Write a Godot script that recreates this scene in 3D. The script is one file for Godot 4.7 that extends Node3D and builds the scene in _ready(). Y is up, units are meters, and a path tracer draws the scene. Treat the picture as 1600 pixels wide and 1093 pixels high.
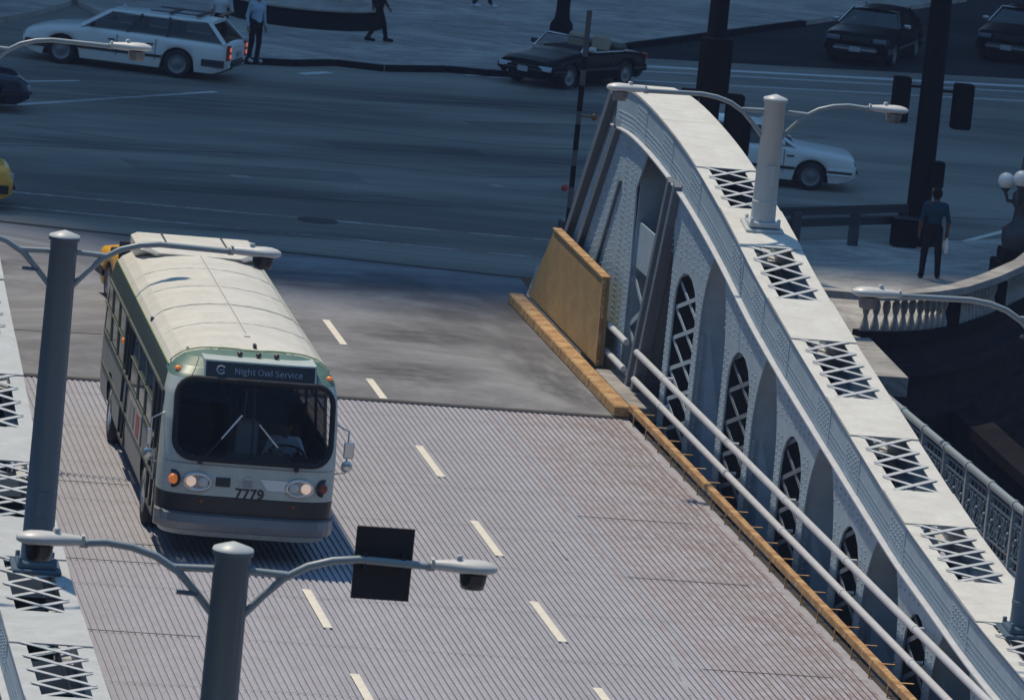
extends Node3D

# ---------------------------------------------------------------- mesh collector
class Geo:
	var st := SurfaceTool.new()
	var off := Vector3.ZERO
	var sg := -1
	var tint = null
	func _init(o := Vector3.ZERO):
		off = o
		st.begin(Mesh.PRIMITIVE_TRIANGLES)
	func v(p: Vector3):
		st.set_smooth_group(sg)
		if tint != null: st.set_color(tint)
		st.add_vertex(p - off)
	func tri(a: Vector3, b: Vector3, c: Vector3):
		v(a); v(b); v(c)
	func quad(a: Vector3, b: Vector3, c: Vector3, d: Vector3):
		v(a); v(b); v(c); v(a); v(c); v(d)
	func box(c: Vector3, s: Vector3, b := Basis()):
		var h := s * 0.5
		var p := []
		for i in 8:
			p.append(c + b * Vector3(h.x if i & 1 else -h.x, h.y if i & 2 else -h.y, h.z if i & 4 else -h.z))
		sg = -1
		quad(p[0], p[2], p[3], p[1]); quad(p[4], p[5], p[7], p[6])
		quad(p[0], p[4], p[6], p[2]); quad(p[1], p[3], p[7], p[5])
		quad(p[0], p[1], p[5], p[4]); quad(p[2], p[6], p[7], p[3])
	# a box with chamfered edges
	func cbox(c: Vector3, s: Vector3, ch := 0.01, b := Basis()):
		var h := s * 0.5
		sg = -1
		var q := {}
		for i in 8:
			var g := Vector3(1 if i & 1 else -1, 1 if i & 2 else -1, 1 if i & 4 else -1)
			for a in 3:
				var e := h - Vector3(ch, ch, ch)
				e[a] = h[a]
				q[i * 3 + a] = c + b * (e * g)
		for a in 3:
			var u := (a + 1) % 3
			var w := (a + 2) % 3
			for s2 in 2:
				var base := s2 << a
				var l := [base, base | (1 << u), base | (1 << u) | (1 << w), base | (1 << w)]
				if s2 == 0: l.reverse()
				quad(q[l[3] * 3 + a], q[l[2] * 3 + a], q[l[1] * 3 + a], q[l[0] * 3 + a])
			for k in 4:
				var cu := k & 1
				var cw := k >> 1
				var i0 := (cu << u) | (cw << w)
				var i1 := i0 | (1 << a)
				if (cu ^ cw) == 0:
					quad(q[i0 * 3 + u], q[i1 * 3 + u], q[i1 * 3 + w], q[i0 * 3 + w])
				else:
					quad(q[i0 * 3 + w], q[i1 * 3 + w], q[i1 * 3 + u], q[i0 * 3 + u])
		for i in 8:
			var par := (i & 1) ^ ((i >> 1) & 1) ^ ((i >> 2) & 1)
			if par: tri(q[i * 3], q[i * 3 + 2], q[i * 3 + 1])
			else: tri(q[i * 3], q[i * 3 + 1], q[i * 3 + 2])
	# flat bar between two points, its width across "side"
	func bar(a: Vector3, b: Vector3, w: float, t: float, side := Vector3.UP):
		var d := (b - a)
		var z := d.normalized()
		var x := (side - z * side.dot(z)).normalized()
		var y := z.cross(x)
		box((a + b) * 0.5, Vector3(w, t, d.length()), Basis(x, y, z))
	func tube(pts: Array, r, seg := 8, cap := true):
		var rings := []
		var n := pts.size()
		var t0: Vector3 = (pts[1] - pts[0]).normalized()
		var x: Vector3 = t0.cross(Vector3.UP if absf(t0.y) < 0.9 else Vector3.RIGHT).normalized()
		for i in n:
			var t: Vector3 = (pts[mini(i + 1, n - 1)] - pts[maxi(i - 1, 0)]).normalized()
			x = (x - t * x.dot(t)).normalized()
			var y := t.cross(x)
			var rr: float = r[i] if r is Array else r
			var ring := []
			for k in seg:
				var a := TAU * k / seg
				ring.append(pts[i] + (x * cos(a) + y * sin(a)) * rr)
			rings.append(ring)
		loft(rings, true, cap)
	func loft(rings: Array, closed := true, cap := true, smooth := true):
		sg = 1 if smooth else -1
		for i in rings.size() - 1:
			var a: Array = rings[i]
			var b: Array = rings[i + 1]
			var m := a.size()
			for k in (m if closed else m - 1):
				var k2 := (k + 1) % m
				quad(a[k], b[k], b[k2], a[k2])
		if cap and closed:
			sg = -1
			for e in 2:
				var r: Array = rings[0] if e == 0 else rings[-1]
				var c := Vector3.ZERO
				for p in r: c += p
				c /= r.size()
				for k in r.size():
					var p0: Vector3 = r[k]
					var p1: Vector3 = r[(k + 1) % r.size()]
					if e == 0: tri(c, p0, p1)
					else: tri(c, p1, p0)
	# profile of (radius, height) turned about the y axis of xf
	func lathe(prof: Array, seg := 12, xf := Transform3D(), smooth := true):
		sg = 1 if smooth else -1
		for i in prof.size() - 1:
			for k in seg:
				var a0 := TAU * k / seg
				var a1 := TAU * (k + 1) / seg
				var p: Vector2 = prof[i]
				var q: Vector2 = prof[i + 1]
				var A := xf * Vector3(p.x * cos(a0), p.y, p.x * sin(a0))
				var B := xf * Vector3(q.x * cos(a0), q.y, q.x * sin(a0))
				var C := xf * Vector3(q.x * cos(a1), q.y, q.x * sin(a1))
				var D := xf * Vector3(p.x * cos(a1), p.y, p.x * sin(a1))
				if p.x > 1e-5: tri(A, C, D)
				if q.x > 1e-5: tri(A, B, C)
	# polygon (u, v) extruded between d0 and d1 along origin + u U + v V + d D
	func prism(poly: Array, d0: float, d1: float, U: Vector3, V: Vector3, D: Vector3, o := Vector3.ZERO):
		sg = -1
		var pp := PackedVector2Array(poly)
		var ix := Geometry2D.triangulate_polygon(pp)
		for k in range(0, ix.size(), 3):
			var t := []
			for j in 3: t.append(o + U * pp[ix[k + j]].x + V * pp[ix[k + j]].y)
			tri(t[0] + D * d0, t[2] + D * d0, t[1] + D * d0)
			tri(t[0] + D * d1, t[1] + D * d1, t[2] + D * d1)
		var n := pp.size()
		for i in n:
			var a := o + U * pp[i].x + V * pp[i].y
			var b := o + U * pp[(i + 1) % n].x + V * pp[(i + 1) % n].y
			quad(a + D * d0, b + D * d0, b + D * d1, a + D * d1)
	func ball(c: Vector3, r: Vector3, seg := 12, rows := 8):
		var prof := []
		for i in rows + 1:
			var a := -PI / 2 + PI * i / rows
			prof.append(Vector2(maxf(cos(a), 0.0), sin(a)))
		prof[0].x = 0.0
		prof[rows].x = 0.0
		lathe(prof, seg, Transform3D(Basis.from_scale(r), c))
	func mesh() -> ArrayMesh:
		st.generate_normals()
		return st.commit()

# ---------------------------------------------------------------- nodes
var used := {}
func numbered(called: String) -> String:
	var k: int = used.get(called, 0)
	used[called] = k + 1
	return called if k == 0 else "%s_%03d" % [called, k]

func tag(o: Node3D, label: String, category: String, group := ""):
	o.set_meta("label", label)
	o.set_meta("category", category)
	if group != "": o.set_meta("group", group)
	return o

func thing(called: String, label: String, category: String, at := Vector3.ZERO, turn := 0.0, group := "") -> Node3D:
	var o := Node3D.new()
	o.name = numbered(called)
	add_child(o, true)
	o.position = at
	o.rotation.y = turn
	tag(o, label, category, group)
	return o

func obj(called: String, g, m: Material, parent: Node3D = null) -> MeshInstance3D:
	var o := MeshInstance3D.new()
	var me: Mesh = g.mesh() if g is Geo else g
	o.mesh = me
	o.material_override = m
	o.name = called if parent else numbered(called)
	if parent: parent.add_child(o, true)
	else: add_child(o, true)
	return o

func struct(called: String, g, m: Material, parent: Node3D = null) -> MeshInstance3D:
	var o := obj(called, g, m, parent)
	if parent == null: o.set_meta("kind", "structure")
	return o

func lin(r: float, g: float, b: float) -> Color:
	return Color(r, g, b).linear_to_srgb()

func mat(c: Color, rough := 0.6, metal := 0.0, spec := 0.5) -> StandardMaterial3D:
	var m := StandardMaterial3D.new()
	m.albedo_color = c
	m.roughness = rough
	m.metallic = metal
	m.metallic_specular = spec
	return m

# grey noise picture: base +- amount, layered coarse and fine; stretch > 1 draws streaks along u
func noise_image(size: int, seed_: int, layers: Array, c0: Color, c1: Color, stretch := 1.0) -> ImageTexture:
	var im := Image.create(size, size, false, Image.FORMAT_RGB8)
	var ns := []
	for l in layers:
		var n := FastNoiseLite.new()
		n.seed = seed_ + ns.size() * 17
		n.noise_type = FastNoiseLite.TYPE_SIMPLEX_SMOOTH
		n.frequency = 1.0
		n.fractal_octaves = 3
		ns.append(n)
	for y in size:
		for x in size:
			var v := 0.0
			for i in ns.size():
				# tile by walking two circles
				var f: float = layers[i][0]
				var a := TAU * x / size
				var b := TAU * y / size
				var ru := f / stretch / TAU
				var rv := f / TAU
				v += ns[i].get_noise_3d(cos(a) * ru + 5.0, sin(a) * ru + sin(b) * rv * 1.7, cos(b) * rv + 9.0) * float(layers[i][1])
			im.set_pixel(x, y, c0.lerp(c1, clampf(0.5 + v, 0.0, 1.0)))
	im.generate_mipmaps()
	return ImageTexture.create_from_image(im)

func textured(m: StandardMaterial3D, tex: Texture2D, metres: Vector3) -> StandardMaterial3D:
	m.albedo_texture = tex
	m.uv1_triplanar = true
	m.uv1_world_triplanar = true
	m.uv1_scale = Vector3(1.0 / metres.x, 1.0 / metres.y, 1.0 / metres.z)
	return m

var M := {}

func materials():
	var dirt := noise_image(256, 3, [[5.0, 0.5], [19.0, 0.4], [60.0, 0.25]], Color(0.90, 0.89, 0.88), Color(1, 1, 1))
	var rusty := noise_image(256, 11, [[4.0, 0.7], [15.0, 0.7], [50.0, 0.5]], Color(0.70, 0.58, 0.50), Color(1, 1, 1))
	var road := noise_image(512, 21, [[5.0, 0.8], [16.0, 0.45], [70.0, 0.35]], Color(0.70, 0.70, 0.71), Color(1, 1, 1), 3.5)
	var conc := noise_image(512, 31, [[4.0, 0.75], [14.0, 0.6], [80.0, 0.35]], Color(0.76, 0.755, 0.76), Color(1, 1, 1))
	var grit := noise_image(256, 41, [[40.0, 0.5], [90.0, 0.5]], Color(0.85, 0.85, 0.85), Color(1, 1, 1))
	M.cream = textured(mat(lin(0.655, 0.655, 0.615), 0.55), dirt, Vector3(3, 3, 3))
	M.cream_vignette = textured(mat(lin(0.50, 0.53, 0.54), 0.55), dirt, Vector3(3, 3, 3))  # greyer copy of cream: edge vignette put into the left truss colour
	M.steel = textured(mat(lin(0.32, 0.43, 0.52), 0.5), dirt, Vector3(2, 2, 2))  # bluer than cream: shade of the upright faces put into the colour
	M.steel_shade = textured(mat(lin(0.12, 0.16, 0.21), 0.6), dirt, Vector3(2, 2, 2))  # darker copy of steel, holds the shade of flanges and lattice
	M.rail = textured(mat(lin(0.60, 0.63, 0.68), 0.4), dirt, Vector3(1, 1, 1))
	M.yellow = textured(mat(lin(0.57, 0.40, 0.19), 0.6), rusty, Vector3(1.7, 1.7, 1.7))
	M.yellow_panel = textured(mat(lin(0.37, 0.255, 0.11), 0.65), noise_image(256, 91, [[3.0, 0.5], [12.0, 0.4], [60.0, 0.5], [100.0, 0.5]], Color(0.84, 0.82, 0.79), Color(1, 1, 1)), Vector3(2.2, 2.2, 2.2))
	M.bar0 = textured(mat(lin(0.355, 0.36, 0.415), 0.6), dirt, Vector3(2.3, 2.3, 2.3))
	M.bar1 = textured(mat(lin(0.335, 0.338, 0.39), 0.6), dirt, Vector3(3.1, 3.1, 3.1))
	M.bar_rust = []
	for k in 3:
		var rt := noise_image(256, 61 + k, [[6.0, 0.8], [18.0, 0.6], [60.0, 0.4]], Color(0.90 - 0.05 * k, 0.84 - 0.07 * k, 0.82 - 0.09 * k), Color(1, 1, 1))
		M.bar_rust.append(textured(mat(lin(0.352, 0.342, 0.385), 0.65), rt, Vector3(5, 5, 5)))
	M.under = textured(mat(lin(0.33, 0.33, 0.375), 0.8), dirt, Vector3(4, 4, 4))
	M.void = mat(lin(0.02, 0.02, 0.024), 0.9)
	M.girder = textured(mat(lin(0.03, 0.027, 0.026), 0.8), rusty, Vector3(2, 2, 2))
	M.asphalt = textured(mat(lin(0.25, 0.235, 0.205), 0.85), road, Vector3(46, 46, 46))
	M.approach = textured(mat(lin(0.225, 0.232, 0.25), 0.85), conc, Vector3(19, 19, 19))
	M.walk = textured(mat(lin(0.43, 0.41, 0.37), 0.85), conc, Vector3(9, 9, 9))
	M.stone = textured(mat(lin(0.34, 0.33, 0.31), 0.8), conc, Vector3(4, 4, 4))
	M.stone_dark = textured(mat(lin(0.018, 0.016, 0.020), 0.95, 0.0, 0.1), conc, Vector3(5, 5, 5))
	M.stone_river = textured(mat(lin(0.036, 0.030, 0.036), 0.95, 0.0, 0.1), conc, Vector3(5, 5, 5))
	M.lace = textured(mat(lin(0.52, 0.55, 0.57), 0.5), dirt, Vector3(2, 2, 2))
	M.paint = textured(mat(lin(0.74, 0.70, 0.60), 0.7), dirt, Vector3(0.7, 0.7, 0.7))
	M.paint_road = textured(mat(lin(0.66, 0.67, 0.66), 0.8), dirt, Vector3(1.5, 1.5, 1.5))
	M.asphalt_patch = textured(mat(lin(0.19, 0.18, 0.16), 0.9), road, Vector3(20, 20, 20))
	M.facade = textured(mat(lin(0.10, 0.10, 0.10), 0.9), conc, Vector3(20, 20, 20))
	M.asphalt_shade_tar = textured(mat(lin(0.035, 0.035, 0.04), 0.95, 0.0, 0.2), road, Vector3(30, 30, 30))  # carries the side street shade in its colour; tar seams use it too
	M.paint_worn = textured(mat(lin(0.42, 0.43, 0.43), 0.8), rusty, Vector3(2.5, 2.5, 2.5))
	M.tar = mat(lin(0.02, 0.02, 0.022), 0.7)
	M.grime = textured(mat(lin(0.13, 0.125, 0.13), 0.85), conc, Vector3(3, 3, 3))
	M.pole_light = textured(mat(lin(0.56, 0.60, 0.60), 0.45), grit, Vector3(0.5, 0.5, 0.5))
	M.pole_blue = textured(mat(lin(0.08, 0.135, 0.19), 0.45), grit, Vector3(0.5, 0.5, 0.5))
	M.arm = textured(mat(lin(0.30, 0.36, 0.39), 0.4), grit, Vector3(0.5, 0.5, 0.5))
	M.lamp_head = textured(mat(lin(0.66, 0.66, 0.64), 0.4), grit, Vector3(0.5, 0.5, 0.5))
	M.lens = mat(lin(0.16, 0.15, 0.15), 0.25)
	M.lens_dark = mat(lin(0.015, 0.014, 0.016), 0.25)
	M.black = mat(lin(0.012, 0.012, 0.014), 0.5)
	M.rubber = mat(lin(0.014, 0.014, 0.016), 0.85)
	M.sign_back = mat(lin(0.010, 0.009, 0.013), 0.7)
	M.chrome = mat(lin(0.62, 0.62, 0.62), 0.25, 0.9)
	M.pole_black = mat(lin(0.008, 0.008, 0.010), 0.8, 0.0, 0.15)
	M.iron = mat(lin(0.03, 0.034, 0.04), 0.5)
	M.globe = mat(lin(0.72, 0.72, 0.68), 0.35)
	M.water = mat(lin(0.012, 0.016, 0.016), 0.12)
	var wn := noise_image(256, 51, [[8.0, 0.7], [22.0, 0.5]], Color(0, 0, 0), Color(1, 1, 1))
	M.water.heightmap_enabled = false
	M.water.roughness_texture = null
	M.rim = mat(lin(0.16, 0.17, 0.18), 0.4, 0.3)
	M.glass = mat(Color(0.02, 0.02, 0.03, 0.34), 0.05, 0.0, 0.25)
	M.glass.transparency = BaseMaterial3D.TRANSPARENCY_ALPHA
	M.glass_dark = mat(Color(0.01, 0.012, 0.018, 0.72), 0.05)
	M.glass_dark.transparency = BaseMaterial3D.TRANSPARENCY_ALPHA
	# soft edged dark spot: a round patch whose alpha fades and breaks up
	var im := Image.create(128, 128, false, Image.FORMAT_RGBA8)
	var sn := FastNoiseLite.new()
	sn.seed = 8
	sn.frequency = 0.035
	sn.fractal_octaves = 4
	for y in 128:
		for x in 128:
			var d := Vector2(x - 63.5, y - 63.5).length() / 63.5
			im.set_pixel(x, y, Color(1, 1, 1, clampf((1.0 - d) * 1.5, 0.0, 1.0) * clampf(0.75 + sn.get_noise_2d(x, y) * 0.9, 0.0, 1.0) * 0.42))
	M.dark_patch = mat(lin(0.075, 0.078, 0.088), 0.9)
	M.dark_patch.albedo_texture = ImageTexture.create_from_image(im)
	M.dark_patch.transparency = BaseMaterial3D.TRANSPARENCY_ALPHA
	M.dirt = dirt
	M.vertex = mat(Color(1, 1, 1), 0.9, 0.0, 0.1)
	M.vertex.vertex_color_use_as_albedo = true

func lookup(t: Array, x: float) -> float:
	if x <= t[0][0]: return t[0][1]
	for i in t.size() - 1:
		if x <= t[i + 1][0]:
			return lerpf(t[i][1], t[i + 1][1], (x - t[i][0]) / (t[i + 1][0] - t[i][0]))
	return t[-1][1]

func _ready():
	# ---- camera
	var cam := Camera3D.new()
	cam.name = "camera"
	var pitch := 0.15835
	var yaw := 0.17046
	var roll := 0.100738
	var fw := Vector3(sin(yaw) * cos(pitch), -sin(pitch), -cos(yaw) * cos(pitch))
	var r0 := Vector3(cos(yaw), 0, sin(yaw))
	var u0 := r0.cross(fw)
	cam.transform = Transform3D(Basis(r0 * cos(roll) + u0 * sin(roll), u0 * cos(roll) - r0 * sin(roll), -fw), Vector3(-19.019, 16.945, 0))
	cam.fov = rad_to_deg(2.0 * atan(546.5 / 9427.65))
	cam.near = 1.0
	cam.far = 2500.0
	var lens := CameraAttributesPhysical.new()
	lens.frustum_focal_length = 207.01
	lens.frustum_focus_distance = 84.0
	lens.exposure_aperture = 5.6
	lens.frustum_near = 1.0
	lens.frustum_far = 2500.0
	cam.attributes = lens
	add_child(cam)
	cam.current = true
	# ---- sky, sun, exposure
	var env := Environment.new()
	var sky := Sky.new()
	var ps := ProceduralSkyMaterial.new()
	ps.sky_top_color = Color(0.35, 0.53, 0.72)
	ps.sky_horizon_color = Color(0.60, 0.73, 0.83)
	ps.sky_curve = 0.2
	ps.ground_bottom_color = Color(0.12, 0.13, 0.15)
	ps.ground_horizon_color = Color(0.35, 0.40, 0.47)
	ps.sun_angle_max = 6.0
	sky.sky_material = ps
	env.background_mode = Environment.BG_SKY
	env.sky = sky
	env.background_energy_multiplier = 1.2
	env.tonemap_mode = Environment.TONE_MAPPER_LINEAR
	env.tonemap_exposure = 1.0
	env.fog_enabled = true
	env.fog_density = 0.0003
	env.fog_light_color = Color(0.55, 0.63, 0.80)
	env.ambient_light_source = Environment.AMBIENT_SOURCE_SKY
	env.sdfgi_enabled = true
	env.ssao_enabled = true
	env.ssil_enabled = true
	var we := WorldEnvironment.new()
	we.name = "world_environment"
	we.environment = env
	add_child(we)
	var sun := DirectionalLight3D.new()
	sun.name = "sun"
	sun.light_energy = 1.26
	sun.light_color = Color(1.0, 0.94, 0.84)
	sun.light_angular_distance = 1.5
	sun.shadow_enabled = true
	add_child(sun)
	sun.look_at_from_position(Vector3(-0.23, 1.0, -0.42), Vector3.ZERO, Vector3.UP)
	# ---- the place
	materials()
	ground()
	buildings()
	deck()
	truss(1.0, 0.45, "pale riveted pony truss with lattice chord on the right of the roadway")
	truss(-1.0, -11.57, "cream riveted lattice truss along the left edge of the frame")
	roadside()
	riverside()
	lamps()
	bus()
	vehicles()
	street_things()
	people()

# ---------------------------------------------------------------- setting
const NEAR_Z := -40.0
# coping of the curved balustrade, (x, z)
var COPE := [Vector2(4.3, -108.25), Vector2(5.36, -108.15), Vector2(5.95, -108.12), Vector2(6.75, -108.42), Vector2(7.47, -108.92), Vector2(8.32, -109.9), Vector2(9.34, -111.6), Vector2(10.53, -113.9), Vector2(12.2, -118.0), Vector2(14.5, -123.5)]

func sheet(pts: Array, y: float, thick := 0.0) -> Geo:
	var g := Geo.new()
	if thick > 0.0:
		g.prism(pts, 0.0, thick, Vector3(1, 0, 0), Vector3(0, 0, 1), Vector3(0, -1, 0), Vector3(0, y, 0))
	else:
		var pp := PackedVector2Array(pts)
		var ix := Geometry2D.triangulate_polygon(pp)
		for k in range(0, ix.size(), 3):
			var t := []
			for j in 3: t.append(Vector3(pp[ix[k + j]].x, y, pp[ix[k + j]].y))
			if (t[1] - t[0]).cross(t[2] - t[0]).y > 0.0: g.tri(t[0], t[2], t[1])
			else: g.tri(t[0], t[1], t[2])
	return g

func stripe(parent: Node3D, called: String, a: Vector2, b: Vector2, w: float, m: Material, y := 0.004):
	var d := (b - a).normalized()
	var n := Vector2(-d.y, d.x) * w * 0.5
	return obj(called, sheet([a + n, b + n, b - n, a - n], y), m, parent)

func ground():
	# city ground south of the river, one sheet to the horizon
	var pts := [Vector2(-900, -112.4), Vector2(-11.6, -112.4), Vector2(-11.6, -115.9), Vector2(0.5, -113.35), Vector2(0.5, -112.4), Vector2(900, -112.4), Vector2(900, -2000), Vector2(-900, -2000)]
	pts = [Vector2(-900, -116.0), Vector2(-11.6, -116.0), Vector2(0.5, -113.35), Vector2(13.0, -122.0), Vector2(900, -122.0), Vector2(900, -2000), Vector2(-900, -2000)]
	var street := struct("street", sheet(pts, 0.0), M.asphalt)
	# approach slab between the street and the steel deck
	var ap := struct("approach_road", sheet([Vector2(-11.6, -98.25), Vector2(0.0, -98.25), Vector2(0.5, -113.35), Vector2(-11.6, -116.0)], 0.0, 0.5), M.approach)
	# dark joint between street and approach, in three pieces
	stripe(ap, "joint", Vector2(-11.6, -115.98), Vector2(0.6, -113.33), 0.26, M.tar, 0.004)
	stripe(ap, "joint", Vector2(-11.6, -98.35), Vector2(-0.1, -98.35), 0.2, M.tar, 0.004)
	stripe(ap, "joint", Vector2(-11.4, -102.6), Vector2(-8.5, -103.0), 0.05, M.tar, 0.004)
	# soft dark patches on the approach
	for s in [[-1.3, -108.4, 2.3, 4.6, 0.1], [-4.0, -111.2, 4.6, 2.0, 0.2], [-0.75, -103.0, 0.9, 3.0, 0.0], [-0.6, -100.2, 0.6, 1.8, 0.1], [-2.6, -105.4, 1.5, 1.4, 0.4], [-9.7, -110.4, 0.9, 0.5, 0.2], [-10.6, -108.0, 0.5, 0.9, 0.0], [-3.4, -101.2, 1.6, 1.3, 0.3]]:
		var pm := PlaneMesh.new()
		pm.size = Vector2(s[2] * 2.0, s[3] * 2.0)
		var so := obj("dark_patch", pm, M.dark_patch, ap)
		so.position = Vector3(minf(s[0], 0.0), 0.0045 + 0.001 * s[4], maxf(s[1], -112.0))
		so.rotation.y = s[4]
	# crosswalk and stop lines, street markings
	for l in [[-10.5, -119.85, 2.6, -118.65, 0.2], [-10.5, -117.85, 2.6, -116.0, 0.2], [-8.4, -132.9, -2.7, -138.9, 0.18], [-8.3, -137.2, -5.9, -138.9, 0.14],
			[9.6, -151.5, 32.0, -157.0, 0.38], [9.3, -150.35, 32.0, -155.6, 0.16], [8.9, -148.2, 32.0, -153.6, 0.16], [4.3, -146.35, 5.3, -146.85, 0.16], [4.9, -146.3, 5.6, -146.6, 0.12], [-0.1, -143.8, 0.7, -144.6, 0.28],
			[-3.9, -124.6, -3.5, -124.7, 0.3], [-1.6, -124.2, -1.2, -124.3, 0.25], [1.9, -126.3, 2.2, -126.4, 0.3]]:
		stripe(street, "painted_line", Vector2(l[0], l[1]), Vector2(l[2], l[3]), l[4], M.paint_road if l[1] < -131.0 else M.paint_worn)
	stripe(street, "painted_line", Vector2(11.4, -122.9), Vector2(13.6, -126.3), 0.16, M.paint, 0.004)
	struct("side_street_shade", sheet([Vector2(8.4, -153.0), Vector2(19.5, -155.6), Vector2(60, -165.0), Vector2(60, -220.0), Vector2(26, -181.0)], 0.004), M.asphalt_shade_tar)  # dark sheet over the street, deep shade put into its colour
	# oil darkened and tyre polished bands
	for q in [[-3.0, -136.5, 9.0, 2.2, 0.12], [4.0, -131.0, 8.0, 1.5, 0.1], [-2.0, -122.8, 7.0, 1.3, 0.1], [-6.0, -128.0, 6.0, 1.2, 0.1], [5.0, -141.0, 7.0, 1.6, 0.2], [-4.0, -116.8, 4.0, 0.6, 0.12], [8.0, -126.0, 7.0, 1.6, 0.12], [-4.5, -141.8, 3.2, 1.3, 0.3], [7.2, -145.6, 2.6, 1.2, 0.9]]:
		var pm := PlaneMesh.new()
		pm.size = Vector2(q[2] * 2.0, q[3] * 2.0)
		var so := obj("dark_patch", pm, M.dark_patch, street)
		so.position = Vector3(q[0], 0.0052 + 0.0007 * q[4], q[1])
		so.rotation.y = q[4]
	# tar sealed cracks and trench patches
	for l in [[-9.0, -126.5, -3.0, -128.5], [-3.0, -128.5, 2.0, -127.6], [2.0, -127.6, 6.0, -130.0], [-2.0, -134.5, 3.5, -133.0], [3.5, -133.0, 8.0, -134.8], [-6.5, -121.6, 0.5, -122.4], [-8.0, -130.2, -5.5, -129.0], [0.8, -139.5, 4.5, -141.0], [5.0, -136.0, 12.0, -139.5], [9.5, -126.0, 14.0, -127.5]]:
		stripe(street, "tar_seam", Vector2(l[0], l[1]), Vector2(l[2], l[3]), 0.05, M.asphalt_shade_tar, 0.003)
	for l in [[-6.0, -125.2, -1.0, -125.9, 1.6], [3.2, -136.2, 6.6, -137.6, 1.9], [-1.0, -131.0, 2.5, -131.6, 1.2], [-7.5, -120.9, -5.2, -121.2, 0.9]]:
		stripe(street, "trench_patch", Vector2(l[0], l[1]), Vector2(l[2], l[3]), l[4], M.asphalt_patch, 0.002)
	# manhole cover
	var mh := Geo.new()
	mh.lathe([Vector2(0.42, 0.0), Vector2(0.42, 0.006), Vector2(0.34, 0.008), Vector2(0.0, 0.008)], 18, Transform3D(Basis(), Vector3(-2.75, 0, -119.0)))
	obj("manhole_cover", mh, M.tar, street)
	# lane dashes of the approach
	for z in [-106.4, -100.4]:
		stripe(ap, "lane_dash", Vector2(-4.15, z), Vector2(-4.15, minf(z + 2.6, -98.5)), 0.13, M.paint)
		stripe(ap, "lane_dash", Vector2(-7.43, z - 0.4), Vector2(-7.43, minf(z + 2.2, -98.5)), 0.13, M.paint)
	# far pavement with a kerb step
	var fw := [Vector2(-1.6, -144.9), Vector2(-0.1, -145.3), Vector2(1.0, -146.1), Vector2(2.2, -145.75), Vector2(3.9, -146.7), Vector2(4.9, -146.6), Vector2(5.6, -146.7), Vector2(7.2, -151.3), Vector2(10.8, -156.5), Vector2(16.7, -165.0), Vector2(24.0, -176.0), Vector2(-4.5, -176.0), Vector2(-4.6, -154.7), Vector2(-3.4, -148.0)]
	struct("far_pavement", sheet(fw, 0.14, 0.3), M.walk)
	# kerb stones, proud of the pavement edge
	var kerb: MeshInstance3D = null
	for i in range(0, 9):
		var a := Vector3(fw[i].x, 0.06, fw[i].y)
		var b := Vector3(fw[i + 1].x, 0.06, fw[i + 1].y)
		var n := maxi(1, int((b - a).length() / 1.5))
		for j in n:
			var k := Geo.new()
			k.bar(a.lerp(b, (j + 0.01) / n), a.lerp(b, (j + 0.99) / n), 0.2, 0.18, Vector3.UP.cross(b - a))
			if kerb == null: kerb = struct("far_kerb", k, M.stone_dark)
			else: obj("kerb_stone", k, M.stone_dark, kerb)
	var lw := [Vector2(-40, -149.6), Vector2(-7.0, -149.4), Vector2(-5.9, -151.6), Vector2(-4.8, -154.6), Vector2(-4.8, -176.0), Vector2(-40, -176.0)]
	struct("far_pavement_left", sheet(lw, 0.14, 0.3), M.walk)
	var rw := [Vector2(21.5, -158.0), Vector2(60, -166.0), Vector2(60, -200.0), Vector2(34.0, -200.0)]
	struct("far_pavement_right", sheet(rw, 0.14, 0.3), M.walk)
	# corner pavement by the bridge, right up to the balustrade
	var cw := [Vector2(1.45, -104.0), Vector2(4.6, -104.0), Vector2(4.6, -108.3)]
	for i in range(1, COPE.size()): cw.append(COPE[i])
	cw += [Vector2(13.2, -123.8), Vector2(11.4, -122.3), Vector2(9.9, -121.9), Vector2(6.6, -119.9), Vector2(3.0, -117.2), Vector2(0.9, -113.9), Vector2(0.12, -110.2), Vector2(0.12, -104.0)]
	struct("corner_pavement", sheet(cw, 0.15, 0.6), M.walk)
	# landing slab that reaches out past the truss, with a slot
	var sl := [Vector2(5.0, -103.75), Vector2(6.05, -103.75), Vector2(6.5, -112.6), Vector2(5.62, -112.6), Vector2(5.25, -104.35), Vector2(5.0, -104.35)]
	struct("landing_slab", sheet(sl, 0.157, 0.35), M.stone)
	# bridge footway outside the right truss
	struct("bridge_footway", sheet([Vector2(1.5, -103.9), Vector2(3.9, -103.9), Vector2(3.9, NEAR_Z), Vector2(1.5, NEAR_Z)], 0.08, 0.2), M.under)
	struct("bridge_footway_left", sheet([Vector2(-15.0, -110.0), Vector2(-12.55, -110.0), Vector2(-12.55, NEAR_Z), Vector2(-15.0, NEAR_Z)], 0.08, 0.2), M.under)
	struct("corner_pavement_left", sheet([Vector2(-40, -110.0), Vector2(-11.7, -110.0), Vector2(-11.7, -116.4), Vector2(-40, -118.0)], 0.13, 0.6), M.walk)
	# river
	struct("river", sheet([Vector2(-900, -109.0), Vector2(7.0, -106.5), Vector2(7.0, -125.0), Vector2(900, -125.0), Vector2(900, 400), Vector2(-900, 400)], -5.6), M.water)

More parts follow.
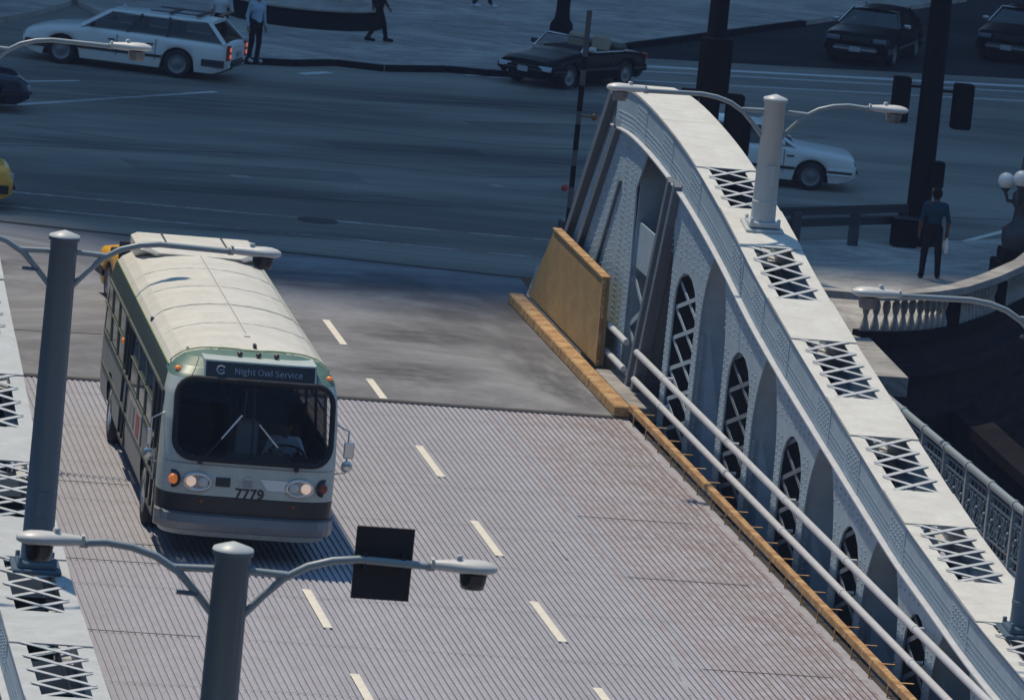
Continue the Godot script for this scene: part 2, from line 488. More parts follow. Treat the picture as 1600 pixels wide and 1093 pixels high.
func buildings():
	# the tall blocks on the far side of the street, whose shade lies over the crossing
	for b in [[-46.0, -203.0, 96.0, 50.0, 150.0, "tall grey office block behind the far pavement"], [64.0, -215.0, 64.0, 50.0, 135.0, "tall brown office block behind the side street"]]:
		var at := Vector3(b[0], 0, b[1])
		var t := thing("office_building", b[5], "building", at)
		var g := Geo.new()
		g.box(Vector3(0, b[4] / 2, 0), Vector3(b[2], b[4], b[3]))
		obj("wall", g, M.stone_dark, t)
		if b[0] < 0.0:
			var tw := Geo.new()
			tw.box(Vector3(6.75, 82.5, 0), Vector3(9.0, 165.0, b[3] - 0.5))
			obj("added_shade_tower", tw, M.stone_dark, t)  # unseen slab, added to push the shade edge onto the approach
		var w := Geo.new()
		var nx := int(b[2] / 6.0)
		for fl in int(b[4] / 4.0):
			for i in nx:
				w.box(Vector3(-b[2] / 2 + (i + 0.5) * b[2] / nx, 3.0 + fl * 4.0, b[3] / 2 + 0.02), Vector3(3.2, 2.2, 0.06))
		var wo := obj("window", w, M.glass_dark, t)
		wo.set_meta("kind", "stuff")

	# unseen near bank blocks behind the camera, added to cut northern sky light
	for b in [[-95.0, 26.0, 110.0, 40.0, 70.0, "added unseen block on the near river bank, left of the bridge"], [75.0, 26.0, 120.0, 40.0, 85.0, "added unseen block on the near river bank, right of the bridge"], [-19.0, 34.0, 38.0, 30.0, 62.0, "added narrow unseen block on the near river bank facing the bridge"]]:
		var t := thing("added_river_front_block", b[5], "building", Vector3(b[0], -5.6, b[1]))
		var g := Geo.new()
		g.box(Vector3(0, b[4] / 2, 0), Vector3(b[2], b[4], b[3]))
		obj("wall", g, M.facade, t)
		var w := Geo.new()
		var nx := int(b[2] / 5.0)
		for fl in int(b[4] / 4.0) - 2:
			for i in nx:
				w.box(Vector3(-b[2] / 2 + (i + 0.5) * b[2] / nx, 9.0 + fl * 4.0, -b[3] / 2 - 0.02), Vector3(2.6, 2.2, 0.06))
		var wo := obj("window", w, M.glass_dark, t)
		wo.set_meta("kind", "stuff")

func deck():
	var d := struct("bridge_deck", sheet([Vector2(-11.3, -98.2), Vector2(0.0, -98.2), Vector2(0.0, NEAR_Z), Vector2(-11.3, NEAR_Z)], -0.0235, 0.12), M.under)
	var g := Geo.new()
	var len := -NEAR_Z * -1.0 + 98.15
	len = 98.15 + NEAR_Z
	g.box(Vector3.ZERO, Vector3(0.056, 0.022, len))
	var me := g.mesh()
	var rng := RandomNumberGenerator.new()
	rng.seed = 9
	var n := 114
	for i in n:
		var x := -11.12 + i * 0.0968
		var m: Material = M.bar0 if rng.randf() < 0.5 + 0.5 * sin(x * 2.0 + 0.8) else M.bar1
		var rk := (x + 2.6) / 0.75 + rng.randf_range(-0.7, 0.7)
		if rk > 0.6: m = M.bar_rust[clampi(int(rk - 0.6), 0, 2)]
		var o := obj("grating_bar", me, m, d)
		o.position = Vector3(x, -0.011, -98.15 + len / 2)
	for k in 16:
		var b0 := Geo.new()
		b0.box(Vector3(-5.6, 0.001, -97.0 + k * 3.05), Vector3(11.0, 0.003, 0.022))
		obj("panel_joint", b0, M.under, d)
	# transverse seams between grating panels
	for z in [-84.7, -83.4, -89.2, -78.7]:
		for s in [[-11.1, -9.3], [-2.4, -0.6]]:
			if (z > -84.0 and z < -83.0) and s[0] > -5: continue
			var b := Geo.new()
			b.box(Vector3((s[0] + s[1]) / 2, 0.0015, z), Vector3(s[1] - s[0], 0.003, 0.035))
			obj("seam", b, M.girder, d)
	for z in [-94.3, -88.25, -82.5, -77.1, -71.2, -65.2]:
		stripe(d, "lane_dash", Vector2(-4.15, z), Vector2(-4.15, z + 2.6), 0.125, M.paint)
	for z in [-94.6, -88.4, -82.3, -77.0, -71.2, -65.2]:
		stripe(d, "lane_dash", Vector2(-7.43, z), Vector2(-7.43, z + 2.5), 0.125, M.paint)
	stripe(d, "worn_dash", Vector2(-3.1, -87.2), Vector2(-3.1, -85.8), 0.07, M.bar0, 0.004)
	stripe(d, "worn_dash", Vector2(-2.7, -79.6), Vector2(-2.9, -77.0), 0.05, M.bar0, 0.004)

func roadside():
	# yellow kerb rails on brackets, both edges of the steel deck
	for s in [1.0, -1.0]:
		var x0: float = 0.02 if s > 0 else -11.32
		var t := thing("kerb_rail", "yellow steel kerb rail on brackets along the right truss" if s > 0 else "yellow steel kerb rail along the left truss", "kerb", Vector3(x0, 0, -70))
		var g := Geo.new(t.position)
		g.cbox(Vector3(x0, 0.2, (-98.2 + NEAR_Z) / 2), Vector3(0.115, 0.12, 98.2 + NEAR_Z), 0.012)
		obj("rail", g, M.yellow, t)
		var z := -97.6
		while z < NEAR_Z - 1:
			var b := Geo.new(t.position)
			b.box(Vector3(x0 + s * 0.17, 0.2, z), Vector3(0.24, 0.012, 0.05))
			b.box(Vector3(x0 - s * 0.055, 0.04, z - 0.05), Vector3(0.02, 0.2, 0.03))
			obj("bracket", b, M.yellow, t)
			z += 1.17
		var e := Geo.new(t.position)
		e.box(Vector3(x0 + s * 0.2, -0.4, (-98.1 + NEAR_Z) / 2), Vector3(0.16, 0.4, 98.0 + NEAR_Z))
		obj("edge_girder", e, M.girder, t)
	# yellow stone kerb of the approach
	var t2 := thing("yellow_kerb", "worn yellow painted kerb beside the yellow crash panel", "kerb", Vector3(-0.1, 0, -104))
	var pts := [Vector2(-0.12, -110.05), Vector2(-0.26, -109.7), Vector2(-0.26, -98.75), Vector2(-0.05, -98.3), Vector2(0.06, -98.3), Vector2(0.06, -110.05)]
	var g2 := Geo.new(t2.position)
	var k := 0
	for z in [[-110.0, -107.0], [-106.99, -104.0], [-103.99, -101.0], [-100.99, -98.3]]:
		var kb := Geo.new(t2.position)
		kb.cbox(Vector3(-0.11, 0.1, (z[0] + z[1]) / 2), Vector3(0.28, 0.2, z[1] - z[0]), 0.025)
		obj("kerb_stone", kb, M.yellow, t2)
	var pl := Geo.new()
	pl.cbox(Vector3(0.33, 0.07, -100.2), Vector3(0.56, 0.24, 3.7), 0.015)
	struct("truss_footing", pl, M.stone)
	# yellow crash panel in front of the truss end
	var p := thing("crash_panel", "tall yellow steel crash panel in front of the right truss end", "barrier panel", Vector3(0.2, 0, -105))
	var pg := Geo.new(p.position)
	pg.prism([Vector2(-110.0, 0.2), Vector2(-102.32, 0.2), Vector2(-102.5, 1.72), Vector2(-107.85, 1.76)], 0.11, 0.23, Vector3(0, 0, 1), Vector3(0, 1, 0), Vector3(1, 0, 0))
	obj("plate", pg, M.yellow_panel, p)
	var cap := Geo.new(p.position)
	cap.bar(Vector3(0.16, 1.77, -107.9), Vector3(0.16, 1.735, -102.48), 0.16, 0.03, Vector3.RIGHT)
	obj("top_edge", cap, M.yellow, p)
	var cp := Geo.new(p.position)
	cp.bar(Vector3(0.12, 0.2, -102.31), Vector3(0.12, 1.74, -102.47), 0.06, 0.05, Vector3.RIGHT)
	obj("end_flange", cp, M.yellow, p)
	# two tube guard rails fixed to the truss
	for s in [1.0]:
		var gr := thing("guard_rail", "pair of pale steel tube rails running in front of the right truss posts", "guard rail", Vector3(0.3, 0, -70))
		for y in [0.9, 0.43]:
			for seg in [[-102.6, -100.75], [-99.75, NEAR_Z]]:
				var tb := Geo.new(gr.position)
				tb.tube([Vector3(0.3, y, seg[0]), Vector3(0.3, y, seg[1])], 0.055, 12)
				obj("tube", tb, M.rail, gr)
			for z in [-97.2, -91.4, -86.9, -82.5, -78.0, -73.5, -69.0]:
				var br := Geo.new(gr.position)
				br.tube([Vector3(0.34, y, z), Vector3(0.46, y, z)], 0.03, 8)
				br.tube([Vector3(0.3, y, z - 0.07), Vector3(0.3, y, z + 0.07)], 0.062, 12)
				obj("bracket", br, M.rail, gr)

# ---------------------------------------------------------------- trusses
var CHORD := [[-104.7, 4.86], [-103.0, 4.95], [-101.5, 4.91], [-100.0, 4.82], [-98.5, 4.70], [-96.9, 4.52], [-94.6, 4.18], [-93.1, 3.92], [-91.5, 3.62], [-90.2, 3.42], [-88.2, 3.12], [-85.4, 2.74], [-83.6, 2.50], [-81.2, 2.18], [-79.7, 1.99], [-77.1, 1.76], [-75.2, 1.60], [-72.0, 1.44], [-68.0, 1.36], [-30.0, 1.36]]
func top_y(z: float) -> float:
	return (lookup(CHORD, z - 0.7) + lookup(CHORD, z) * 2.0 + lookup(CHORD, z + 0.7)) / 4.0
func bot_y(z: float) -> float:
	return top_y(z) - lookup([[-90.0, 0.72], [-78.0, 0.6], [-70.0, 0.6]], z)

var rivets := []

# strip of rectangular section that follows the chord: x0..x1, heights given by callables
func strip(g: Geo, sx: float, X0: float, x0: float, x1: float, ya: Callable, yb: Callable, z0: float, z1: float):
	var rings := []
	var n := maxi(2, int((z1 - z0) / 0.55))
	for i in n + 1:
		var z := lerpf(z0, z1, float(i) / n)
		var a: float = ya.call(z)
		var b: float = yb.call(z)
		rings.append([Vector3(X0 + sx * x0, a, z), Vector3(X0 + sx * x1, a, z), Vector3(X0 + sx * x1, b, z), Vector3(X0 + sx * x0, b, z)])
	g.loft(rings, true, true, false)

func rivet_line(a: Vector3, b: Vector3, step: float, n: Vector3):
	var l := (b - a).length()
	var k := int(l / step)
	for i in k + 1:
		rivets.append([a.lerp(b, (i + 0.5) / (k + 1)), n])

func truss(sx: float, X0: float, label: String):
	var side := "bridge_truss"
	var t := thing(side, label, "bridge truss", Vector3(X0, 0, -80))
	var o := t.position
	var zn := NEAR_Z
	var ze := -104.7
	rivets = []
	var outn := Vector3(-sx, 0, 0)     # towards the roadway
	var W := 0.95
	# webs
	for x in [[0.0, 0.03], [W - 0.03, W]]:
		var g := Geo.new(o)
		strip(g, sx, X0, x[0], x[1], func(z): return bot_y(z), func(z): return top_y(z) - 0.012, ze, zn)
		obj("chord_web", g, M.steel, t)
	# top angles and bottom angles
	for x in [[-0.035, 0.17], [W - 0.17, W + 0.035]]:
		var g := Geo.new(o)
		strip(g, sx, X0, x[0], x[1], func(z): return top_y(z) - 0.010, func(z): return top_y(z) + 0.008, ze - 0.02, zn)
		obj("top_flange", g, M.cream if sx > 0 else M.cream_vignette, t)
	for x in [[-0.10, -0.002], [0.032, 0.16], [W - 0.16, W - 0.032], [W + 0.002, W + 0.10]]:
		var g := Geo.new(o)
		strip(g, sx, X0, x[0], x[1], func(z): return bot_y(z) + 0.002, func(z): return bot_y(z) + 0.026, ze, zn)
		obj("bottom_flange", g, M.rail, t)
	# cover plates and lattice bays along the top
	var cuts := [-104.72, -96.86, -94.6, -92.7, -90.2, -88.2, -85.4, -83.6, -81.2, -79.7, -77.05, -75.2, -72.6, -71.0, -68.4, -66.6, -64.0, NEAR_Z]
	var seams := {0: [-104.72, -100.2, -96.86]}
	for i in cuts.size() - 1:
		var a: float = cuts[i]
		var b: float = cuts[i + 1]
		if i % 2 == 0:
			var parts: Array = seams.get(i, [a, b])
			for k in parts.size() - 1:
				var g := Geo.new(o)
				strip(g, sx, X0, -0.035, W + 0.035, func(z): return top_y(z) + 0.012, func(z): return top_y(z) + 0.03, parts[k] + 0.006, parts[k + 1] - 0.006)
				obj("cover_plate", g, M.cream if sx > 0 else M.cream_vignette, t)
		else:
			var n := int(round((b - a) / 0.58))
			for k in n:
				var z0 := lerpf(a - 0.03, b + 0.03, float(k) / n)
				var z1 := lerpf(a - 0.03, b + 0.03, float(k + 1) / n)
				for lv in 2:
					for d in 2:
						var xa := 0.10 if d == 0 else W - 0.10
						var xb := W - xa
						var y0 := (top_y(z0) + 0.0155 + d * 0.0105) if lv == 0 else bot_y(z0) - 0.012 - d * 0.013
						var y1 := (top_y(z1) + 0.0155 + d * 0.0105) if lv == 0 else bot_y(z1) - 0.012 - d * 0.013
						var g := Geo.new(o)
						g.bar(Vector3(X0 + sx * xa, y0, z0), Vector3(X0 + sx * xb, y1, z1), 0.075, 0.010, Vector3(1, 0, 0))
						obj("lacing_bar", g, M.lace if lv == 0 else M.steel, t)
	# splice plates on the roadway web
	var faces := [[-0.010, 0.0, -sx], [W, W + 0.010, sx]]
	for z in [-102.2, -99.6, -96.9, -92.9, -91.0, -88.9, -85.6, -83.4, -80.2, -76.2, -72.0, -67.0]:
		for f in faces:
			var g := Geo.new(o)
			strip(g, sx, X0, f[0], f[1], func(zz): return bot_y(zz) + 0.035, func(zz): return top_y(zz) - 0.03, z - 0.5, z + 0.5)
			obj("splice_plate", g, M.steel, t)
			if (f[2] == -sx) == (sx > 0):
				for k in 6:
					var zz: float = z - 0.36 + k * 0.145
					rivet_line(Vector3(X0 + sx * (f[0] if f[2] == -sx else f[1]), bot_y(zz) + 0.16, zz), Vector3(X0 + sx * (f[0] if f[2] == -sx else f[1]), top_y(zz) - 0.13, zz), 0.09, Vector3(f[2], 0, 0))
	# rivets along the web facing the camera
	var fx := X0 if sx > 0 else X0 + sx * W
	var fn := Vector3(-1, 0, 0)
	for row in [0.06, 0.13, 0.21, 0.29]:
		var z := -104.4
		while z < -66.0:
			rivets.append([Vector3(fx, bot_y(z) + row, z), fn])
			z += 0.085
	var zt := -104.4
	while zt < -66.0:
		rivets.append([Vector3(fx, top_y(zt) - 0.06, zt), fn])
		zt += 0.085
	# posts
	var posts := [[-96.75, 2.75, 2.75], [-91.85, 2.6, 2.28], [-87.40, 2.35, 1.78], [-83.0, 2.2, 1.30], [-78.5, 2.15, 1.0], [-74.0, 2.1, 0.8], [-69.5, 2.1, 0.7], [-65.0, 2.1, 0.65]]
	for q in posts: post(t, sx, X0, W, q[0], q[1], q[2])
	end_panel(t, sx, X0, W)
	# bottom chord under the deck
	for x in [0.05, W - 0.35]:
		var g := Geo.new(o)
		g.box(Vector3(X0 + sx * (x + 0.15), -1.5, (ze + zn) / 2), Vector3(0.3, 0.7, zn - ze))
		obj("bottom_chord", g, M.girder, t)
	# rivets as one joined part
	var mm := MultiMesh.new()
	mm.transform_format = MultiMesh.TRANSFORM_3D
	var rg := Geo.new()
	rg.lathe([Vector2(0.021, 0.0), Vector2(0.019, 0.009), Vector2(0.011, 0.016), Vector2(0.0, 0.018)], 7)
	mm.mesh = rg.mesh()
	mm.instance_count = rivets.size()
	for i in rivets.size():
		var n: Vector3 = rivets[i][1]
		var x := n.cross(Vector3(0, 0, 1) if absf(n.z) < 0.9 else Vector3(0, 1, 0)).normalized()
		mm.set_instance_transform(i, Transform3D(Basis(x, n, x.cross(n)), rivets[i][0] - o))
	var mi := MultiMeshInstance3D.new()
	mi.multimesh = mm
	mi.material_override = M.steel
	mi.name = "rivets"
	mi.set_meta("kind", "stuff")
	t.add_child(mi, true)

func post(t: Node3D, sx: float, X0: float, W: float, zc: float, w: float, arch: float):
	var o := t.position
	var zl := zc - w / 2
	var zr := zc + w / 2
	var yB := -1.3
	var flare := 0.8 * clampf((bot_y(zc) + 0.6) / 2.6, 0.4, 1.0)
	var drop := 1.6 * clampf((bot_y(zc) + 0.6) / 2.6, 0.4, 1.0)
	var lw := 0.40
	var poly := []
	var edge_l := [Vector2(zl, yB)]
	var edge_r := [Vector2(zr, yB)]
	for i in 9:
		var s := i / 8.0
		edge_l.append(Vector2(zl - flare * pow(s, 2.4), lerpf(bot_y(zl) - drop, bot_y(zl - flare) + 0.03, s)))
		edge_r.append(Vector2(zr + flare * pow(s, 2.4), lerpf(bot_y(zr) - drop, bot_y(zr + flare) + 0.03, s)))
	poly += edge_l
	for i in 5:
		var z := lerpf(zl - flare, zr + flare, (i + 0.5) / 5.0)
		poly.append(Vector2(z, bot_y(z) + 0.03))
	for i in range(edge_r.size() - 1, 0, -1): poly.append(edge_r[i])
	poly.append(Vector2(zr, yB))
	poly.append(Vector2(zr - lw, yB))
	for i in 9:
		var a := PI * i / 8.0
		poly.append(Vector2(zc + cos(a) * (w / 2 - lw), arch - 0.6 + sin(a) * 0.6))
	poly.append(Vector2(zl + lw, yB))
	var p: MeshInstance3D
	for x in [[0.0 - 0.004, 0.026], [W - 0.026, W + 0.004]]:
		var g := Geo.new(o)
		g.prism(poly, x[0], x[1], Vector3(0, 0, 1), Vector3(0, 1, 0), Vector3(sx, 0, 0), Vector3(X0, 0, 0))
		var q := obj("post" if x[0] < 0.1 else "post_back", g, M.steel, t)
		if x[0] < 0.1: p = q
	# cover plates that follow the curved edges of the post
	for e in 2:
		var g := Geo.new(o)
		var rings := []
		for q in (edge_r if e == 0 else edge_l):
			var zz: float = q.x + (-0.03 if e == 0 else 0.03)
			rings.append([Vector3(X0 + sx * 0.032, q.y, zz), Vector3(X0 + sx * (W - 0.032), q.y, zz)])
		g.loft(rings, false, false, false)
		obj("curved_plate", g, M.steel if e == 0 else M.girder, p)  # far plate near-black: shade inside the post put into the colour
	for x in [0.07, W - 0.07]:
		var g := Geo.new(o)
		g.box(Vector3(X0 + sx * x, (yB + bot_y(zr) - drop) / 2, zr - 0.012), Vector3(0.075, bot_y(zr) - drop - yB, 0.02))
		obj("edge_angle", g, M.steel, p)
		rivet_line(Vector3(X0 + sx * x, yB + 0.6, zr), Vector3(X0 + sx * x, bot_y(zr) - drop - 0.05, zr), 0.1, Vector3(0, 0, 1))
	# sloping knee plate below, tilted to shape in a sky-lit triangle
	var ky := maxf(bot_y(zr) - 1.55, 0.35)
	var kn := Geo.new(o)
	kn.prism([Vector2(0.16, ky), Vector2(0.2, -0.9), Vector2(0.72, -0.9)], 0.0, 0.02, Vector3(sx, 0, 0), Vector3(0, 1, -0.1), Vector3(0, 0, 1), Vector3(X0, 0, zr + 0.05 + 0.1 * ky))
	obj("knee_plate", kn, M.steel, p)
	# lattice in the opening
	var y := yB + 0.2
	var st := 0.52
	while y < arch - 0.15:
		for d in 2:
			var g := Geo.new(o)
			var za := zl + lw - 0.06
			var zb := zr - lw + 0.06
			var y1 := y + st
			g.bar(Vector3(X0 + sx * (0.05 + d * 0.013), y if d == 0 else y1, za), Vector3(X0 + sx * (0.05 + d * 0.013), y1 if d == 0 else y, zb), 0.07, 0.011, Vector3(0, 1, 0))
			obj("lacing_bar", g, M.steel if zc < -95.0 else M.steel_shade, p)  # past the first post, shade of the openings is in the bar colour
		y += st
	# rivets of legs and gusset, on the face the camera sees
	var fx := X0 - 0.004 if sx > 0 else X0 + sx * (W + 0.004)
	var n := Vector3(-1, 0, 0)
	for zz in [zl + 0.06, zl + 0.32, zr - 0.06, zr - 0.32]:
		rivet_line(Vector3(fx, -0.5, zz), Vector3(fx, arch - 0.1, zz), 0.1, n)
	for k in 9:
		var zz := lerpf(zl - flare * 0.2, zr + flare * 0.2, k / 8.0)
		rivet_line(Vector3(fx, arch + 0.1, zz), Vector3(fx, bot_y(zz) - 0.05, zz), 0.11, n)

func end_panel(t: Node3D, sx: float, X0: float, W: float):
	var o := t.position
	var U := Vector3(0, 0, 1)
	var V := Vector3(0, 1, 0)
	var D := Vector3(sx, 0, 0)
	var C := Vector3(X0, 0, 0)
	# upright end post
	for x in [[0.0, 0.03], [W - 0.03, W]]:
		var g := Geo.new(o)
		g.prism([Vector2(-103.3, 0.05), Vector2(-101.9, 0.05), Vector2(-101.9, 2.0), Vector2(-102.1, 3.4), Vector2(-101.2, 4.25), Vector2(-103.3, 4.25)], x[0], x[1], U, V, D, C)
		obj("end_post", g, M.steel, t)
	for z in [-101.93, -103.27]:
		var g := Geo.new(o)
		g.box(Vector3(X0 + sx * W / 2, 2.1, z), Vector3(W - 0.07, 4.1, 0.03))
		obj("end_post_plate", g, M.steel, t)
	# riveted gusset out to the sloping end member
	for x in [[0.008, 0.03], [W - 0.03, W - 0.008]]:
		var g := Geo.new(o)
		g.prism([Vector2(-103.34, 0.2), Vector2(-103.34, 4.25), Vector2(-104.9, 4.3), Vector2(-107.8, 1.7), Vector2(-108.6, 0.2)], x[0], x[1], U, V, D, C)
		obj("end_gusset", g, M.steel, t)
	for e in [[-104.95, 4.75, -108.3, 1.5, 0.0], [-104.15, 4.25, -107.0, 1.5, 0.0]]:
		var g := Geo.new(o)
		g.bar(Vector3(X0 - sx * 0.03, e[1], e[0]), Vector3(X0 - sx * 0.03, e[3], e[2]), 0.2, 0.14, Vector3(0, 1, 0))
		obj("end_flange", g, M.steel_shade, t)  # shade on these flange faces is put into the darker colour
	var ew := Geo.new(o)
	ew.bar(Vector3(X0 + sx * W / 2, 4.6, -105.0), Vector3(X0 + sx * W / 2, 1.0, -108.6), W - 0.1, 0.05, Vector3(1, 0, 0))
	obj("end_cover", ew, M.steel, t)
	# slanting slot flange on the gusset
	var sf := Geo.new(o)
	sf.bar(Vector3(X0 - sx * 0.02, 3.35, -103.55), Vector3(X0 - sx * 0.02, 1.6, -105.1), 0.09, 0.05, Vector3(0, 1, 0))
	obj("gusset_stiffener", sf, M.steel_shade, t)
	# solid back plate of the first panel, batten and bracing
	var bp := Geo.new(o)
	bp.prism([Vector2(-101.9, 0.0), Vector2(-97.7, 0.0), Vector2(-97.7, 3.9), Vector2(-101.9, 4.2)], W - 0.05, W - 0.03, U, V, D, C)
	obj("back_plate", bp, M.void, t)  # near-black: deep shade behind the panel is painted in
	var ba := Geo.new(o)
	ba.box(Vector3(X0 + sx * 0.1, 2.45, -100.9), Vector3(0.03, 0.78, 2.3))
	obj("batten_plate", ba, M.steel, t)
	var y := 0.1
	while y < 1.9:
		for d in 2:
			var g := Geo.new(o)
			g.bar(Vector3(X0 + sx * (0.09 + 0.014 * d), y if d == 0 else y + 0.9, -102.0), Vector3(X0 + sx * (0.09 + 0.014 * d), y + 0.9 if d == 0 else y, -99.7), 0.1, 0.012, Vector3(0, 1, 0))
			obj("brace_bar", g, M.steel, t)
		y += 0.9
	# leaning member with two flanges darkened for shade
	var a := Vector3(0, 0.02, -100.35)
	var b := Vector3(0, 4.05, -98.35)
	for k in 2:
		var dz := -0.28 + k * 0.56
		var g := Geo.new(o)
		g.bar(a + Vector3(X0 - sx * 0.04, 0, dz), b + Vector3(X0 - sx * 0.04, 0, dz), 0.16, 0.2, Vector3(0, 0, 1))
		obj("diagonal_flange", g, M.steel_shade, t)
	var dg := Geo.new(o)
	dg.bar(a + Vector3(X0 + sx * 0.02, 0, 0), b + Vector3(X0 + sx * 0.02, 0, 0), 0.5, 0.06, Vector3(0, 0, 1))
	obj("diagonal", dg, M.steel, t)
	var dm := Geo.new(o)
	dm.bar(a + Vector3(X0 + sx * W / 2, 0, 0.33), b + Vector3(X0 + sx * W / 2, 0, 0.33), W - 0.15, 0.03, Vector3(1, 0, 0))
	obj("diagonal_plate", dm, M.steel_shade, t)
	# rivets
	var fx := X0 - 0.001 if sx > 0 else X0 + sx * W
	var n := Vector3(-1, 0, 0)
	for z in [-103.2, -103.05, -102.6, -102.2, -102.0]:
		rivet_line(Vector3(fx, 0.3, z), Vector3(fx, 4.1 if z < -102.1 else 2.0, z), 0.1, n)
	for k in 34:
		for j in 14:
			var z := -103.5 - j * 0.3
			var yy := 0.4 + k * 0.115 + (j % 2) * 0.05
			if yy < 4.2 - maxf(0.0, (-104.3 - z)) * 1.05 and j > 0: rivets.append([Vector3(fx + (0.008 if sx > 0 else 0.0), yy, z), n])
	for k in 2:
		var dz := -0.14 + k * 0.28
		rivet_line(Vector3(fx - 0.01, 0.1, -100.35 + dz), Vector3(fx - 0.01, 4.0, -98.35 + dz), 0.1, n)

# ---------------------------------------------------------------- river side
func cope_at(s: float) -> Array:      # point and outward normal at arc length s along COPE
	var acc := 0.0
	for i in COPE.size() - 1:
		var d: Vector2 = COPE[i + 1] - COPE[i]
		if s <= acc + d.length() or i == COPE.size() - 2:
			var p: Vector2 = COPE[i] + d.normalized() * (s - acc)
			return [p, Vector2(-d.y, d.x).normalized()]
		acc += d.length()
	return []

func curve_band(g: Geo, s0: float, s1: float, in_: float, out: float, y0: float, y1: float, step := 0.25):
	var rings := []
	var n := maxi(2, int((s1 - s0) / step))
	for i in n + 1:
		var q := cope_at(lerpf(s0, s1, float(i) / n))
		var p: Vector2 = q[0]
		var a: Vector2 = cope_at(lerpf(s0, s1, float(i) / n) - 0.4)[0] if i > 0 else p
		var b: Vector2 = cope_at(lerpf(s0, s1, float(i) / n) + 0.4)[0]
		var d := (b - a).normalized()
		var nn := Vector2(-d.y, d.x)
		var e := p - nn * in_
		var f := p + nn * out
		rings.append([Vector3(e.x, y0, e.y), Vector3(f.x, y0, f.y), Vector3(f.x, y1, f.y), Vector3(e.x, y1, e.y)])
	g.loft(rings, true, true, false)

